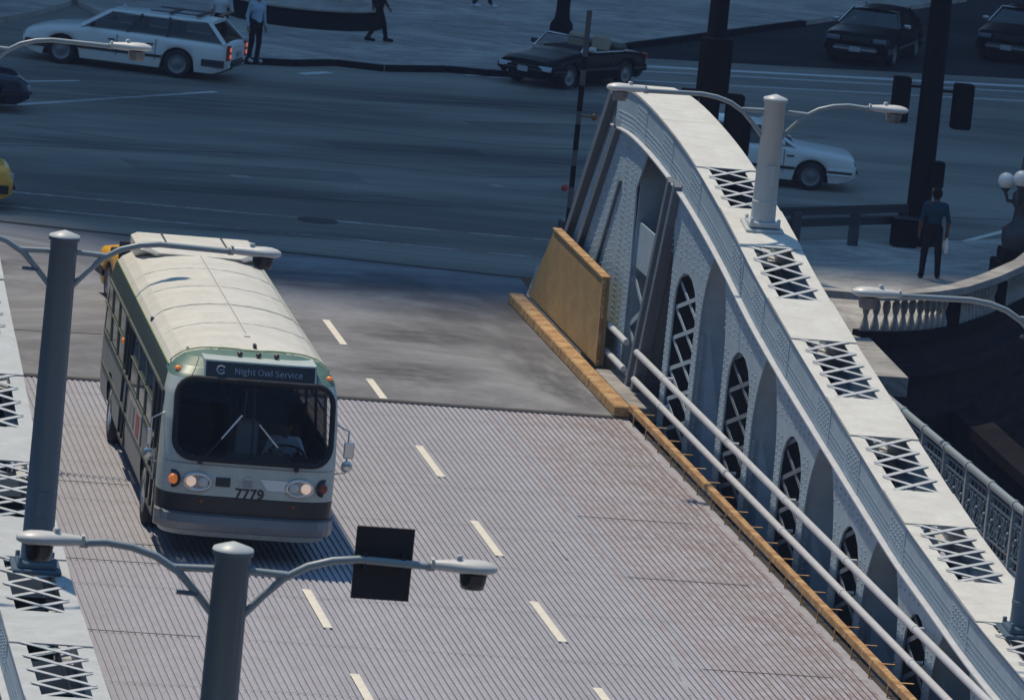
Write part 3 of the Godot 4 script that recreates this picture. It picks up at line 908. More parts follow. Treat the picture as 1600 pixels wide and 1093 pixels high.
func riverside():
	var at := Vector3(7.5, 0.15, -109)
	var t := thing("balustrade", "curved stone balustrade with vase balusters at the river edge", "balustrade", at)
	var total := 0.0
	for i in COPE.size() - 1: total += (COPE[i + 1] - COPE[i]).length()
	var c := Geo.new(at)
	curve_band(c, 0.0, total, 0.17, 0.17, 0.86, 1.0)
	obj("coping", c, M.stone, t)
	var pl := Geo.new(at)
	curve_band(pl, 1.75, total, 0.16, 0.16, 0.02, 0.27)
	obj("plinth", pl, M.stone_dark, t)
	var bg := Geo.new()
	bg.lathe([Vector2(0.09, 0.0), Vector2(0.09, 0.06), Vector2(0.085, 0.09), Vector2(0.05, 0.22), Vector2(0.035, 0.28), Vector2(0.06, 0.34), Vector2(0.08, 0.44), Vector2(0.075, 0.52), Vector2(0.05, 0.55), Vector2(0.06, 0.6)], 10)
	var bm := bg.mesh()
	var s := 1.9
	var nb := 0
	while s < total - 0.2:
		var q := cope_at(s)
		var p: Vector2 = q[0]
		if nb % 12 == 11:
			var pr := Geo.new(at)
			pr.cbox(Vector3(p.x, 0.565, p.y), Vector3(0.36, 0.59, 0.36), 0.02)
			obj("pier", pr, M.stone_dark, t)
			s += 0.36
		else:
			var b := obj("baluster", bm, M.stone, t)
			b.position = Vector3(p.x, 0.265, p.y) - at
			s += 0.225
		nb += 1
	# river wall with its ledges below the balustrade
	var wall := thing("river_wall", "dark curved stone river wall with ledges below the balustrade", "wall", Vector3(7.5, -5.6, -109))
	var wg := Geo.new(wall.position)
	curve_band(wg, 0.0, total, 0.6, 0.06, -5.6, 0.02)
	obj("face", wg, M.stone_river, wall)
	for l in [[-0.35, 0.32, 0.2], [-1.25, 0.18, 0.14], [-1.9, 0.3, 0.18], [-2.5, 0.2, 0.14], [-3.3, 0.4, 0.25], [-4.4, 0.6, 0.3]]:
		var lg := Geo.new(wall.position)
		curve_band(lg, 0.0, total, 0.05, l[1], l[0] - l[2], l[0])
		obj("ledge", lg, M.stone_river, wall)
	# abutment wall under the landing and the street end
	var ab := thing("abutment", "dark stone abutment under the landing slab beside the right truss", "wall", Vector3(3.0, -5.6, -106))
	var ag := Geo.new(ab.position)
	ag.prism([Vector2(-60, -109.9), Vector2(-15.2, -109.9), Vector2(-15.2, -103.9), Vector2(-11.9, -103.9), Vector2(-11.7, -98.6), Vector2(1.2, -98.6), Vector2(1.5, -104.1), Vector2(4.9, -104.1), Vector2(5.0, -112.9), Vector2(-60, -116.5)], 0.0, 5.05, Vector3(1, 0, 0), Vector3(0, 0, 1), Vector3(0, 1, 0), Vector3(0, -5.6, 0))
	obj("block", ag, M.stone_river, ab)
	# long low quay parapet beside the bridge
	var qp := thing("quay_parapet", "long dark quay parapet sloping away below the footway railing", "wall", Vector3(8.3, -5.6, -90))
	var qg := Geo.new(qp.position)
	qg.prism([Vector2(8.75, -118.0), Vector2(9.15, -118.0), Vector2(8.1, -80.0), Vector2(7.7, -80.0)], 0.0, 4.0, Vector3(1, 0, 0), Vector3(0, 0, 1), Vector3(0, 1, 0), Vector3(0, -5.6, 0))
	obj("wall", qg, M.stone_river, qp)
	var qc := Geo.new(qp.position)
	qc.prism([Vector2(8.65, -118.0), Vector2(9.25, -118.0), Vector2(8.2, -79.9), Vector2(7.6, -79.9)], 0.0, 0.22, Vector3(1, 0, 0), Vector3(0, 0, 1), Vector3(0, 1, 0), Vector3(0, -1.6, 0))
	obj("coping", qc, M.stone_dark, qp)
	struct("quay_floor", sheet([Vector2(4.9, -113.0), Vector2(30, -125.0), Vector2(30, -80.0), Vector2(4.9, -80.0)], -4.2, 1.2), M.stone_river)
	# ornamental railing along the outside of the footway
	for sd in [1.0, -1.0]:
		var x: float = 3.8 if sd > 0 else -15.0
		var r := thing("footway_railing", "ornamental iron footway railing with tubular handrail outside the right truss" if sd > 0 else "ornamental iron footway railing outside the left truss", "railing", Vector3(x, 0.08, -80))
		var z0 := -97.6 if sd > 0 else -76.0
		var z1 := -66.0 if sd > 0 else -50.0
		var hr := Geo.new(r.position)
		hr.tube([Vector3(x, 1.1, z0), Vector3(x, 1.1, z1)], 0.06, 12)
		obj("handrail", hr, M.arm, r)
		var n := int((z1 - z0) / 1.55)
		for i in n + 1:
			var z := z0 + i * 1.55
			var pg := Geo.new(r.position)
			pg.box(Vector3(x, 0.56, z), Vector3(0.07, 0.98, 0.09))
			pg.tube([Vector3(x, 1.1, z - 0.06), Vector3(x, 1.1, z + 0.06)], 0.075, 12)
			obj("post", pg, M.arm, r)
			if i == n: continue
			var fr := Geo.new(r.position)
			for y in [0.14, 0.30, 0.84, 0.98]: fr.box(Vector3(x, y, z + 0.775), Vector3(0.035, 0.03, 1.45))
			for k in 3:
				var zc := z + 0.26 + k * 0.515
				fr.box(Vector3(x, 0.56, zc - 0.257), Vector3(0.02, 0.84, 0.03))
				# lozenge with two scrolls and a boss
				var cc := Vector3(x, 0.57, zc)
				for a in 4:
					var d0 := Vector3(0, 0.27, 0) if a % 2 == 0 else Vector3(0, -0.27, 0)
					var d1 := Vector3(0, 0, 0.2) if a < 2 else Vector3(0, 0, -0.2)
					fr.bar(cc + d0, cc + d1, 0.028, 0.022, Vector3(1, 0, 0))
				for sc in [Vector3(0, 0.13, 0.14), Vector3(0, -0.13, 0.14), Vector3(0, 0.13, -0.14), Vector3(0, -0.13, -0.14)]:
					var ring := []
					for q in 9: ring.append(cc + sc + Vector3(0, sin(TAU * q / 8.0), cos(TAU * q / 8.0)) * 0.075)
					fr.tube(ring, 0.014, 5, false)
				fr.ball(cc, Vector3(0.045, 0.06, 0.06), 8, 5)
				for q in 2:
					var ring2 := []
					for w in 9: ring2.append(Vector3(x, 0.91 if q == 0 else 0.22, zc) + Vector3(0, sin(TAU * w / 8.0), cos(TAU * w / 8.0)) * 0.055)
					fr.tube(ring2, 0.012, 5, false)
			obj("scroll_panel", fr, M.pole_blue, r)

# ---------------------------------------------------------------- lamp posts
func cobra(parent: Node3D, base: Vector3, dir: float, lens: Material, head: Material):
	# base: where the arm enters; dir: +1 / -1 along x
	var rings := []
	for s in [[0.0, 0.045, 0.045], [0.05, 0.06, 0.055], [0.16, 0.085, 0.065], [0.3, 0.13, 0.075], [0.42, 0.155, 0.08], [0.52, 0.145, 0.075], [0.6, 0.1, 0.055], [0.64, 0.05, 0.03]]:
		var ring := []
		for k in 14:
			var a := TAU * k / 14
			var yy: float = sin(a) * (s[2] * (1.0 if sin(a) > 0 else 0.75))
			ring.append(base + Vector3(dir * s[0], yy + 0.01, cos(a) * s[1]))
		rings.append(ring)
	var g := Geo.new()
	g.loft(rings)
	var h := obj("lamp_head", g, head, parent)
	var c := Geo.new()
	c.lathe([Vector2(0.035, 0.07), Vector2(0.035, 0.125), Vector2(0.0, 0.13)], 8, Transform3D(Basis(), base + Vector3(dir * 0.27, 0, 0)))
	obj("photocell", c, head, h)
	var cl := Geo.new()
	cl.box(base + Vector3(dir * 0.02, 0.03, 0), Vector3(0.03, 0.09, 0.1))
	obj("clamp", cl, head, h)
	var b := Geo.new()
	b.lathe([Vector2(0.135, -0.04), Vector2(0.125, -0.12), Vector2(0.11, -0.185), Vector2(0.0, -0.195)], 14, Transform3D(Basis(), base + Vector3(dir * 0.42, 0, 0)))
	obj("lens", b, lens, h)

func lamp_post(x: float, z: float, yt: float, left: float, right: float, pole: Material, label: String, lens_l: Material, lens_r: Material, light_head: Material):
	var yb := top_y(z) + 0.03
	var t := thing("lamp_post", label, "lamp post", Vector3(x, yb, z), 0.0, "twin arm lamp posts on the trusses")
	var H := yt - yb
	var g := Geo.new()
	g.lathe([Vector2(0.205, 0.12), Vector2(0.20, 0.3), Vector2(0.172, H - 0.06), Vector2(0.195, H - 0.055), Vector2(0.2, H - 0.01)], 16)
	obj("pole", g, pole, t)
	var dr := Geo.new()
	dr.cbox(Vector3(0, 0.85, 0.19), Vector3(0.15, 0.34, 0.03), 0.008)
	obj("access_door", dr, pole, t)
	for hb in [0.42]:
		var bd := Geo.new()
		var rb: float = lerpf(0.2, 0.172, hb / H) + 0.008
		bd.lathe([Vector2(rb - 0.02, hb - 0.03), Vector2(rb, hb - 0.028), Vector2(rb, hb + 0.028), Vector2(rb - 0.02, hb + 0.03)], 16)
		obj("band", bd, pole, t)
	var cp := Geo.new()
	cp.lathe([Vector2(0.2, H - 0.012), Vector2(0.19, H + 0.012), Vector2(0.08, H + 0.05), Vector2(0.0, H + 0.075)], 16)
	obj("cap", cp, M.pole_light, t)
	var slope := (top_y(z + 0.2) - top_y(z - 0.2)) / 0.4
	var bs := Geo.new()
	var tilt := Basis(Vector3.RIGHT, -atan(slope))
	bs.cbox(Vector3(0, 0.02, 0), Vector3(0.62, 0.05, 0.6), 0.01, tilt)
	bs.cbox(Vector3(0, 0.07, 0), Vector3(0.5, 0.09, 0.48), 0.02)
	for k in 4: bs.lathe([Vector2(0.03, 0.0), Vector2(0.03, 0.13), Vector2(0.0, 0.14)], 6, Transform3D(Basis(), Vector3(0.22 if k & 1 else -0.22, 0.04, 0.21 if k & 2 else -0.21)))
	obj("base_plate", bs, pole, t)
	for s in [[-1.0, left, lens_l], [1.0, right, lens_r]]:
		var d: float = s[0]
		var L: float = s[1] - 0.62
		var pts := []
		for q in [[0.12, -0.66], [0.32, -0.43], [0.5, -0.25], [0.72, -0.12], [0.95, -0.05], [1.2, -0.02], [L, -0.04]]:
			pts.append(Vector3(d * minf(q[0], L), H + q[1], 0))
		var a := Geo.new()
		a.tube(pts, 0.038, 8)
		var arm := obj("arm", a, M.arm, t)
		var b := Geo.new()
		b.tube([Vector3(d * 0.1, H - 0.2, 0), Vector3(d * 0.53, H - 0.215, 0)], 0.036, 8)
		obj("tie", b, M.arm, arm)
		var sl := Geo.new()
		sl.tube([Vector3(d * (L - 0.03), H - 0.04, 0), Vector3(d * (L + 0.04), H - 0.04, 0)], 0.048, 8)
		obj("sleeve", sl, M.arm, arm)
		cobra(t, Vector3(d * L, H - 0.04, 0), d, s[2], light_head)
	if pole == M.pole_blue:
		var st := Geo.new()
		st.tube([Vector3(-0.3, H - 0.45, 0.02), Vector3(-0.5, H - 0.44, 0.02)], 0.025, 6)
		obj("bracket", st, M.pole_blue, t)

func lamps():
	lamp_post(0.94, -93.65, 6.13, 2.72, 2.15, M.pole_light, "pale lamp post on the right truss beside its steep upper chord", M.lens, M.lens, M.lamp_head)
	lamp_post(0.94, -74.7, 5.95, 2.75, 2.15, M.pole_blue, "dark lamp post at the right edge on the low end of the right truss", M.lens, M.lens, M.lamp_head)
	lamp_post(-11.97, -74.7, 5.87, 2.1, 2.72, M.pole_blue, "dark blue lamp post on the left truss in front of the bus side", M.lens, M.lens_dark, M.lamp_head)
	lamp_post(-11.97, -55.2, 5.92, 2.02, 2.5, M.pole_blue, "nearest lamp post, at the bottom, with a dark square sign on its arm", M.lens_dark, M.lens_dark, M.lamp_head)
	lamp_post(-11.97, -92.3, 6.3, 2.1, 2.72, M.pole_blue, "lamp whose pale head reaches in from the left edge below the station wagon", M.lens, M.lens, M.lamp_head)
	var s := thing("sign_board", "dark back of a square sign hung on the nearest lamp arm", "sign", Vector3(-10.53, 5.86, -55.28), 0.0)
	var g := Geo.new()
	g.cbox(Vector3(0, 0, 0), Vector3(0.555, 0.70, 0.02), 0.004, Basis(Vector3(0, 0, 1), -0.0))
	obj("panel", g, M.sign_back, s)
	for x in [-0.18, 0.18]:
		var c := Geo.new()
		c.box(Vector3(x, 0.03, 0.05), Vector3(0.03, 0.16, 0.09))
		obj("clamp", c, M.black, s)

# ---------------------------------------------------------------- bus
# local frame: front centre on the ground at the origin, forward +z, driver side +x
var BH := [[0.36, 1.19], [0.5, 1.25], [0.75, 1.27], [1.45, 1.275], [2.0, 1.265], [2.36, 1.245], [2.58, 1.20], [2.70, 1.12], [2.81, 0.98], [2.88, 0.80], [2.935, 0.55], [2.965, 0.30], [2.98, 0.03]]
var BF := [[0.36, -0.05], [0.5, -0.015], [0.8, 0.0], [1.2, 0.0], [1.45, -0.02], [2.0, -0.13], [2.36, -0.25], [2.58, -0.37], [2.70, -0.52], [2.81, -0.75], [2.88, -1.0], [2.935, -1.4], [2.965, -1.8], [2.98, -2.2]]
const BL := 11.2

func bus_front(x: float, y: float, out := 0.0) -> Vector3:
	var hw := lookup(BH, y)
	var f := lookup(BF, y)
	var D := 0.72
	var s := clampf(absf(x) / hw, 0.0, 1.0)
	var e := 0.46
	var sn := pow(s, 1.0 / e)
	var z := f - D + D * pow(maxf(1.0 - sn * sn, 0.0), 0.5 * e)
	return Vector3(x, y, z + out)

func bus_ring(y: float) -> Array:
	var hw := lookup(BH, y)
	var f := lookup(BF, y)
	var e := 0.46
	var r := []
	for i in 81:       # front, from -x to +x
		var a := lerpf(-PI / 2, PI / 2, i / 80.0)
		r.append(Vector3(hw * signf(sin(a)) * pow(absf(sin(a)), e), y, f - 0.72 + 0.72 * pow(maxf(cos(a), 0.0), e)))
	var zr := -BL - f * 0.7
	var z0 := f - 0.72
	for i in range(1, 56): r.append(Vector3(hw, y, lerpf(z0, zr + 0.4, i / 56.0)))
	for i in 31:
		var a := lerpf(PI / 2, -PI / 2, i / 30.0)
		r.append(Vector3(hw * signf(sin(a)) * pow(absf(sin(a)), e), y, zr + 0.4 - 0.4 * pow(maxf(cos(a), 0.0), e)))
	for i in range(1, 56): r.append(Vector3(-hw, y, lerpf(zr + 0.4, z0, i / 56.0)))
	return r

func rrect(x: float, y: float, x0: float, x1: float, y0: float, y1: float, r: float) -> bool:
	if x < x0 or x > x1 or y < y0 or y > y1: return false
	var dx := maxf(maxf(x0 + r - x, x - (x1 - r)), 0.0)
	var dy := maxf(maxf(y0 + r - y, y - (y1 - r)), 0.0)
	return dx * dx + dy * dy <= r * r

func rrect_path(x0: float, x1: float, y0: float, y1: float, r: float) -> Array:
	var p := []
	for c in [[x1 - r, y1 - r, 0.0], [x0 + r, y1 - r, 1.0], [x0 + r, y0 + r, 2.0], [x1 - r, y0 + r, 3.0]]:
		for k in 7:
			var a: float = (c[2] + k / 6.0) * PI / 2
			p.append(Vector2(c[0] + cos(a) * r, c[1] + sin(a) * r))
	var dense := []
	for i in p.size():
		var a: Vector2 = p[i]
		var b: Vector2 = p[(i + 1) % p.size()]
		var n := maxi(1, int(a.distance_to(b) / 0.08))
		for k in n: dense.append(a.lerp(b, float(k) / n))
	dense.append(dense[0])
	return dense

const WS := [-1.08, 1.13, 1.50, 2.55, 0.26]
const AX := [-2.55, -9.0]

func bus():
	var white := textured(mat(lin(0.50, 0.56, 0.53), 0.4), M.dirt, Vector3(2, 2, 2))
	var side := textured(mat(lin(0.28, 0.30, 0.30), 0.45), M.dirt, Vector3(1.5, 1.5, 1.5))
	var green := textured(mat(lin(0.105, 0.20, 0.165), 0.4), M.dirt, Vector3(2, 2, 2))
	var dgreen := textured(mat(lin(0.038, 0.058, 0.052), 0.4), M.dirt, Vector3(2, 2, 2))
	var roof := textured(mat(lin(0.68, 0.665, 0.60), 0.5), M.dirt, Vector3(4, 4, 4))
	var lime_lit_edge := mat(lin(0.28, 0.35, 0.18), 0.5)  # sunlit edge of the green, put in as a strip colour
	var band := mat(lin(0.015, 0.016, 0.017), 0.35)
	var t := thing("city_bus", "white roofed green transit bus driving over the bridge, numbered 7779", "bus", Vector3(-8.19, 0, -83.75), -0.012)
	var ys := []
	var y := 0.36
	while y < 2.6:
		ys.append(y); y += 0.04
	for k in 60:
		ys.append(lerpf(2.6, 2.98, pow(k / 59.0, 0.75)))
	var gs := {"body": Geo.new(), "side": Geo.new(), "green": Geo.new(), "dgreen": Geo.new(), "roof": Geo.new(), "band": Geo.new()}
	for k in gs: gs[k].sg = 1
	var prev := bus_ring(ys[0])
	for i in range(1, ys.size()):
		var cur := bus_ring(ys[i])
		var n := cur.size()
		for k in n:
			var k2 := (k + 1) % n
			var c: Vector3 = (prev[k] + cur[k2]) * 0.5
			var front := c.z > (-0.62 if c.x < 0 else -0.72) + minf(lookup(BF, c.y), 0.0)
			var what := "body"
			if c.y > 2.56:
				what = "green"
				if c.z < -1.12 and c.y > 2.62 and c.z > -BL + 0.4: what = "roof"
				elif c.z < -1.2: what = "dgreen"
			elif not front:
				what = "side" if c.y < 2.3 else "dgreen"
				if absf(c.x) > 0.9 and c.z < -0.9 and c.z > -BL + 0.5:
					if c.y > 1.50 and c.y < 2.28: continue
				if c.x < 0 and c.z < -0.66 and c.z > -1.85 and c.y > 0.5 and c.y < 2.3: continue
				if c.x < 0 and c.z < -6.0 and c.z > -7.0 and c.y > 0.5 and c.y < 2.3: continue
				var skip := false
				for a in AX:
					if Vector2(c.z - a, c.y - 0.5).length() < 0.6 and absf(c.x) > 1.0: skip = true
				if skip: continue
			else:
				if c.y < 0.94 and c.y > 0.68: what = "band"
				if rrect(c.x, c.y, WS[0], WS[1], WS[2], WS[3], WS[4]) and c.z > -0.9: continue
			gs[what].quad(prev[k], cur[k], cur[k2], prev[k2])
		prev = cur
	obj("front_body", gs.body, white, t)
	obj("side_panels", gs.side, side, t)
	obj("front_dome", gs.green, green, t)
	obj("cove", gs.dgreen, dgreen, t)
	var rf := obj("roof", gs.roof, roof, t)
	obj("black_band", gs.band, band, t)
	# inside: floor, dash, walls, seats
	var ins := mat(lin(0.035, 0.04, 0.05), 0.8)
	var fl := Geo.new()
	fl.box(Vector3(0, 0.62, -BL / 2 - 0.1), Vector3(2.3, 0.5, BL - 0.9))
	fl.box(Vector3(0, 1.25, -0.62), Vector3(2.1, 0.42, 0.4))
	fl.box(Vector3(0, 1.9, -BL + 0.35), Vector3(2.3, 2.0, 0.05))
	obj("floor", fl, ins, t)
	for r in 9:
		for x in [-0.72, 0.72]:
			if r == 0 and x > 0: continue
			var s := Geo.new()
			s.cbox(Vector3(x, 1.2, -2.3 - r * 0.85), Vector3(0.85, 0.1, 0.45), 0.02)
			s.cbox(Vector3(x, 1.5, -2.55 - r * 0.85), Vector3(0.85, 0.6, 0.08), 0.02)
			obj("seat", s, mat(lin(0.06, 0.09, 0.12), 0.7), t)
	var dv := Geo.new()
	dv.box(Vector3(0.62, 1.35, -1.62), Vector3(0.5, 0.9, 0.1))
	dv.box(Vector3(0.62, 1.02, -1.42), Vector3(0.5, 0.12, 0.5))
	obj("driver_seat", dv, ins, t)
	var wh := Geo.new()
	var wr := []
	for k in 17: wr.append(Vector3(0.62, 1.46, -0.98) + Basis(Vector3.RIGHT, 0.35) * (Vector3(cos(TAU * k / 16), 0, sin(TAU * k / 16)) * 0.26))
	wh.tube(wr, 0.018, 6, false)
	wh.tube([Vector3(0.62, 1.46, -0.98), Vector3(0.62, 1.2, -0.85)], 0.04, 6)
	obj("steering_wheel", wh, M.rubber, t)
	var pt := Geo.new()
	pt.box(Vector3(0.05, 1.75, -1.75), Vector3(0.03, 0.9, 0.03))
	pt.box(Vector3(0.02, 1.6, -1.0), Vector3(0.3, 0.62, 0.25))
	obj("fare_box", pt, mat(lin(0.2, 0.25, 0.33), 0.5), t)
	# windscreen: gasket, six panes
	var path := []
	for p in rrect_path(WS[0] - 0.02, WS[1] + 0.02, WS[2] - 0.02, WS[3] + 0.02, WS[4]): path.append(bus_front(p.x, p.y, 0.006))
	var gk := Geo.new()
	gk.tube(path, 0.042, 8, false)
	obj("windscreen_gasket", gk, M.rubber, t)
	for h in 2:
		for lv in 2:
			var y0: float = WS[2] if lv == 0 else 1.96
			var y1: float = 1.955 if lv == 0 else WS[3]
			var gp := Geo.new()
			gp.sg = 1
			for iy in 8:
				for ix in 14:
					var xa: float = lerpf(0.008, WS[1], ix / 14.0) * (1 if h else -1)
					var xb: float = lerpf(0.008, WS[1], (ix + 1) / 14.0) * (1 if h else -1)
					var ya := lerpf(y0, y1, iy / 8.0)
					var yb2 := lerpf(y0, y1, (iy + 1) / 8.0)
					if not rrect((xa + xb) / 2, (ya + yb2) / 2, WS[0], WS[1], WS[2], WS[3], WS[4]): continue
					gp.quad(bus_front(xa, ya), bus_front(xb, ya), bus_front(xb, yb2), bus_front(xa, yb2))
			obj("windscreen_pane", gp, M.glass, t)
	var cb := Geo.new()
	var cpts := []
	for k in 9: cpts.append(bus_front(0.0, lerpf(WS[2], WS[3], k / 8.0), 0.004))
	cb.tube(cpts, 0.018, 6)
	obj("centre_bar", cb, M.rubber, t)
	# seams and mouldings of the front
	for l in [[-1.2, 1.2, 1.40], [-1.2, 1.2, 0.945]]:
		var mp := []
		for k in 25: mp.append(bus_front(lerpf(l[0], l[1], k / 24.0), l[2], 0.002))
		var mg2 := Geo.new()
		mg2.tube(mp, 0.009, 5)
		obj("moulding", mg2, M.iron if l[2] < 1.0 else side, t)
	for x in [-0.92, 0.98]:
		var dp := []
		for k in 9: dp.append(bus_front(x * lerpf(1.0, 0.86, k / 8.0), lerpf(2.57, 2.8, k / 8.0), 0.002))
		var dg2 := Geo.new()
		dg2.tube(dp, 0.006, 5)
		obj("dome_seam", dg2, dgreen, t)
	# wipers
	for w in [[-0.72, 1.44, -0.17, 2.13], [0.66, 1.42, 0.08, 2.02]]:
		var wg := Geo.new()
		var wp := []
		for k in 7: wp.append(bus_front(lerpf(w[0], w[2], k / 6.0), lerpf(w[1], w[3], k / 6.0), 0.05))
		wg.tube(wp, 0.011, 5)
		var wo := obj("wiper", wg, M.black, t)
		var bl := Geo.new()
		bl.tube([wp[3] + Vector3(0, 0, 0.01), wp[6] + Vector3(0, 0, 0.01)], 0.016, 5)
		obj("blade", bl, M.chrome, wo)
		var hb := Geo.new()
		hb.ball(bus_front(w[0], w[1], 0.03), Vector3(0.04, 0.04, 0.04), 8, 5)
		obj("pivot", hb, M.black, wo)
	# destination sign hood
	var hd := Geo.new()
	var rings := []
	for k in 21:
		var x := lerpf(-0.74, 0.88, k / 20.0)
		var edge := smoothstep(0.0, 0.12, 0.80 - absf(x))
		var a := bus_front(x, 2.585, 0.02)
		var b := bus_front(x, 2.585, 0.02)
		var top := Vector3(x, 2.84, bus_front(x, 2.585).z - 0.10)
		var back := bus_front(x, 2.87, 0.0)
		rings.append([a, top, Vector3(x, 2.845, back.z), Vector3(x, 2.55, back.z)])
	hd.loft(rings, true, true, false)
	var ho := obj("sign_hood", hd, white, t)
	var sp := Geo.new()
	for k in 16:
		var xa := lerpf(-0.715, 0.855, k / 16.0)
		var xb := lerpf(-0.715, 0.855, (k + 1) / 16.0)
		var q := []
		for x in [xa, xb]:
			var lo := bus_front(x, 2.585, 0.028)
			var hi := Vector3(x, 2.84, bus_front(x, 2.585).z - 0.092)
			q.append(lo.lerp(hi, 0.06)); q.append(lo.lerp(hi, 0.92))
		sp.quad(q[0], q[1], q[3], q[2])
	obj("destination_sign", sp, mat(lin(0.010, 0.010, 0.012), 0.3), ho)
	var fnt := SystemFont.new()
	fnt.font_names = PackedStringArray(["Droid Sans"])
	var lightblue := mat(lin(0.20, 0.26, 0.36), 0.6)
	var tm := TextMesh.new()
	tm.font = fnt
	tm.text = "Night Owl Service"
	tm.font_size = 48
	tm.pixel_size = 0.0026
	tm.depth = 0.004
	var to := obj("sign_lettering", tm, lightblue, ho)
	var mid := bus_front(0.45, 2.585, 0.03).lerp(Vector3(0, 2.84, bus_front(0.45, 2.585).z - 0.09), 0.5)
	var tiltx := -atan2(0.12, 0.26)
	to.position = Vector3(0.18, mid.y - 0.0, mid.z + 0.03)
	to.rotation.x = tiltx
	var em := Geo.new()
	var er := []
	for k in 14: er.append(Vector3(cos(0.6 + TAU * k / 16.0), sin(0.6 + TAU * k / 16.0), 0) * 0.058)
	em.tube(er, 0.014, 6)
	em.box(Vector3(0.01, 0, 0), Vector3(0.07, 0.022, 0.01))
	var eo := obj("sign_emblem", em, lightblue, ho)
	eo.position = Vector3(-0.50, mid.y, mid.z + 0.01)
	eo.rotation.x = tiltx
	# strips on dome and roof edge, sunlight put into their colour
	var tr := Geo.new()
	var fp := []
	for k in 33:
		var x := lerpf(-1.0, 1.0, k / 32.0)
		# height where the dome meets the roof at z = -1.12
		var yy := lerpf(2.965, 2.66, pow(absf(x), 3.2))
		fp.append(Vector3(x * 1.15, yy + 0.004, -1.12 - 0.10 * absf(x)))
	for k in fp.size():
		var best: float = 2.58
		for j in 60:
			var yy := lerpf(2.58, 2.98, j / 59.0)
			if absf(fp[k].x) <= lookup(BH, yy) and bus_front(fp[k].x, yy).z >= fp[k].z: best = yy
		fp[k].y = best + 0.004
	tr.tube(fp, 0.022, 6)
	for s in [-1, 1]:
		tr.tube([Vector3(s * lookup(BH, 2.62), 2.62, -1.15), Vector3(s * lookup(BH, 2.62), 2.62, -BL + 0.5)], 0.014, 6)
	obj("roof_lit_edge", tr, lime_lit_edge, t)
	for z in [-3.05, -4.7, -6.4, -8.1]:
		var rb := Geo.new()
		var rp := []
		for k in 25:
			var i := lerpf(-1.0, 1.0, k / 24.0)
			var yy := 2.70
			var x := i * 1.15
			for j in 50:
				var q := lerpf(2.62, 2.98, j / 49.0)
				if lookup(BH, q) >= absf(x): yy = q
			rp.append(Vector3(x, yy + 0.001, z))
		rb.tube(rp, 0.012 if z != -4.7 else 0.02, 5)
		obj("roof_seam", rb, mat(lin(0.48, 0.47, 0.43), 0.6), rf)
	var rs := Geo.new()
	rs.box(Vector3(0, 2.977, -6.4), Vector3(0.09, 0.014, 9.0))
	obj("roof_strip", rs, roof, rf)
	var rl := Geo.new()
	rl.box(Vector3(0, 2.985, -5.8), Vector3(0.016, 0.006, 7.4))
	obj("roof_seam", rl, mat(lin(0.3, 0.3, 0.29), 0.6), rf)
	for p in [[-0.9, 2.81, -1.35], [0.05, 2.94, -1.3], [-1.13, 2.69, -4.6]]:
		var vg := Geo.new()
		vg.cbox(Vector3(p[0], p[1], p[2]), Vector3(0.05, 0.07, 0.12), 0.01)
		obj("roof_vent", vg, M.iron, rf)
	# air conditioning pod at the back
	var ac := Geo.new()
	var ar := []
	for s in [[-9.35, 0.7, 2.97, 2.98], [-9.5, 0.92, 2.97, 3.04], [-9.8, 0.98, 2.85, 3.07], [-10.9, 0.98, 2.75, 3.06], [-11.15, 0.9, 2.65, 3.0]]:
		var w: float = s[1]
		ar.append([Vector3(-w, s[2], s[0]), Vector3(-w, s[3] - 0.05, s[0]), Vector3(-w * 0.9, s[3], s[0]), Vector3(w * 0.9, s[3], s[0]), Vector3(w, s[3] - 0.05, s[0]), Vector3(w, s[2], s[0])])
	ac.loft(ar, true, true, false)
	obj("cooling_pod", ac, roof, rf)
	for x in [-0.5, 0.45]:
		var sg2 := Geo.new()
		sg2.box(Vector3(x, 3.068, -10.3), Vector3(0.03, 0.012, 1.3))
		obj("pod_seam", sg2, M.iron, rf)
	# clearance lamps over the sign
	for x in [-0.2, 0.07, 0.33]:
		var cl := Geo.new()
		cl.ball(Vector3(x, 2.885, bus_front(x, 2.86).z + 0.06), Vector3(0.045, 0.035, 0.05), 8, 5)
		obj("clearance_lamp", cl, mat(lin(0.04, 0.02, 0.02), 0.3), t)
	var amber := mat(lin(0.75, 0.22, 0.05), 0.3)
	amber.emission_enabled = true
	amber.emission = lin(0.5, 0.13, 0.03)
	amber.emission_energy_multiplier = 0.5
	for s in [-1.0, 1.0]:
		var mk := Geo.new()
		mk.ball(Vector3(s * 1.09, 2.66, -0.66), Vector3(0.05, 0.035, 0.06), 8, 5)
		obj("marker_lamp", mk, amber, t)
	# lamps on the front
	for s in [-1.0, 1.0]:
		var hz := Geo.new()
		var hp := []
		for k in 25:
			var a := TAU * k / 24
			hp.append(bus_front(s * 0.735 + cos(a) * 0.19, 1.15 + sin(a) * 0.115, 0.012))
		hz.tube(hp, 0.028, 8, false)
		var ho2 := obj("headlight_bezel", hz, M.chrome, t)
		var pan := Geo.new()
		for k in 24: pan.tri(bus_front(s * 0.735, 1.15, 0.012), hp[k], hp[k + 1])
		obj("bezel_plate", pan, mat(lin(0.35, 0.36, 0.37), 0.35, 0.5), ho2)
		for j in 2:
			var x: float = s * (0.735 + (0.088 if j else -0.088))
			var lg := Geo.new()
			lg.ball(bus_front(x, 1.15, 0.018), Vector3(0.074, 0.074, 0.035), 12, 8)
			var lm := mat(lin(0.55, 0.55, 0.55), 0.15)
			if j == 1:
				lm = mat(lin(0.8, 0.75, 0.65), 0.2)
				lm.emission_enabled = true
				lm.emission = lin(0.75, 0.5, 0.33)
				lm.emission_energy_multiplier = 0.5
			obj("headlight", lg, lm, ho2)
		var sgn := Geo.new()
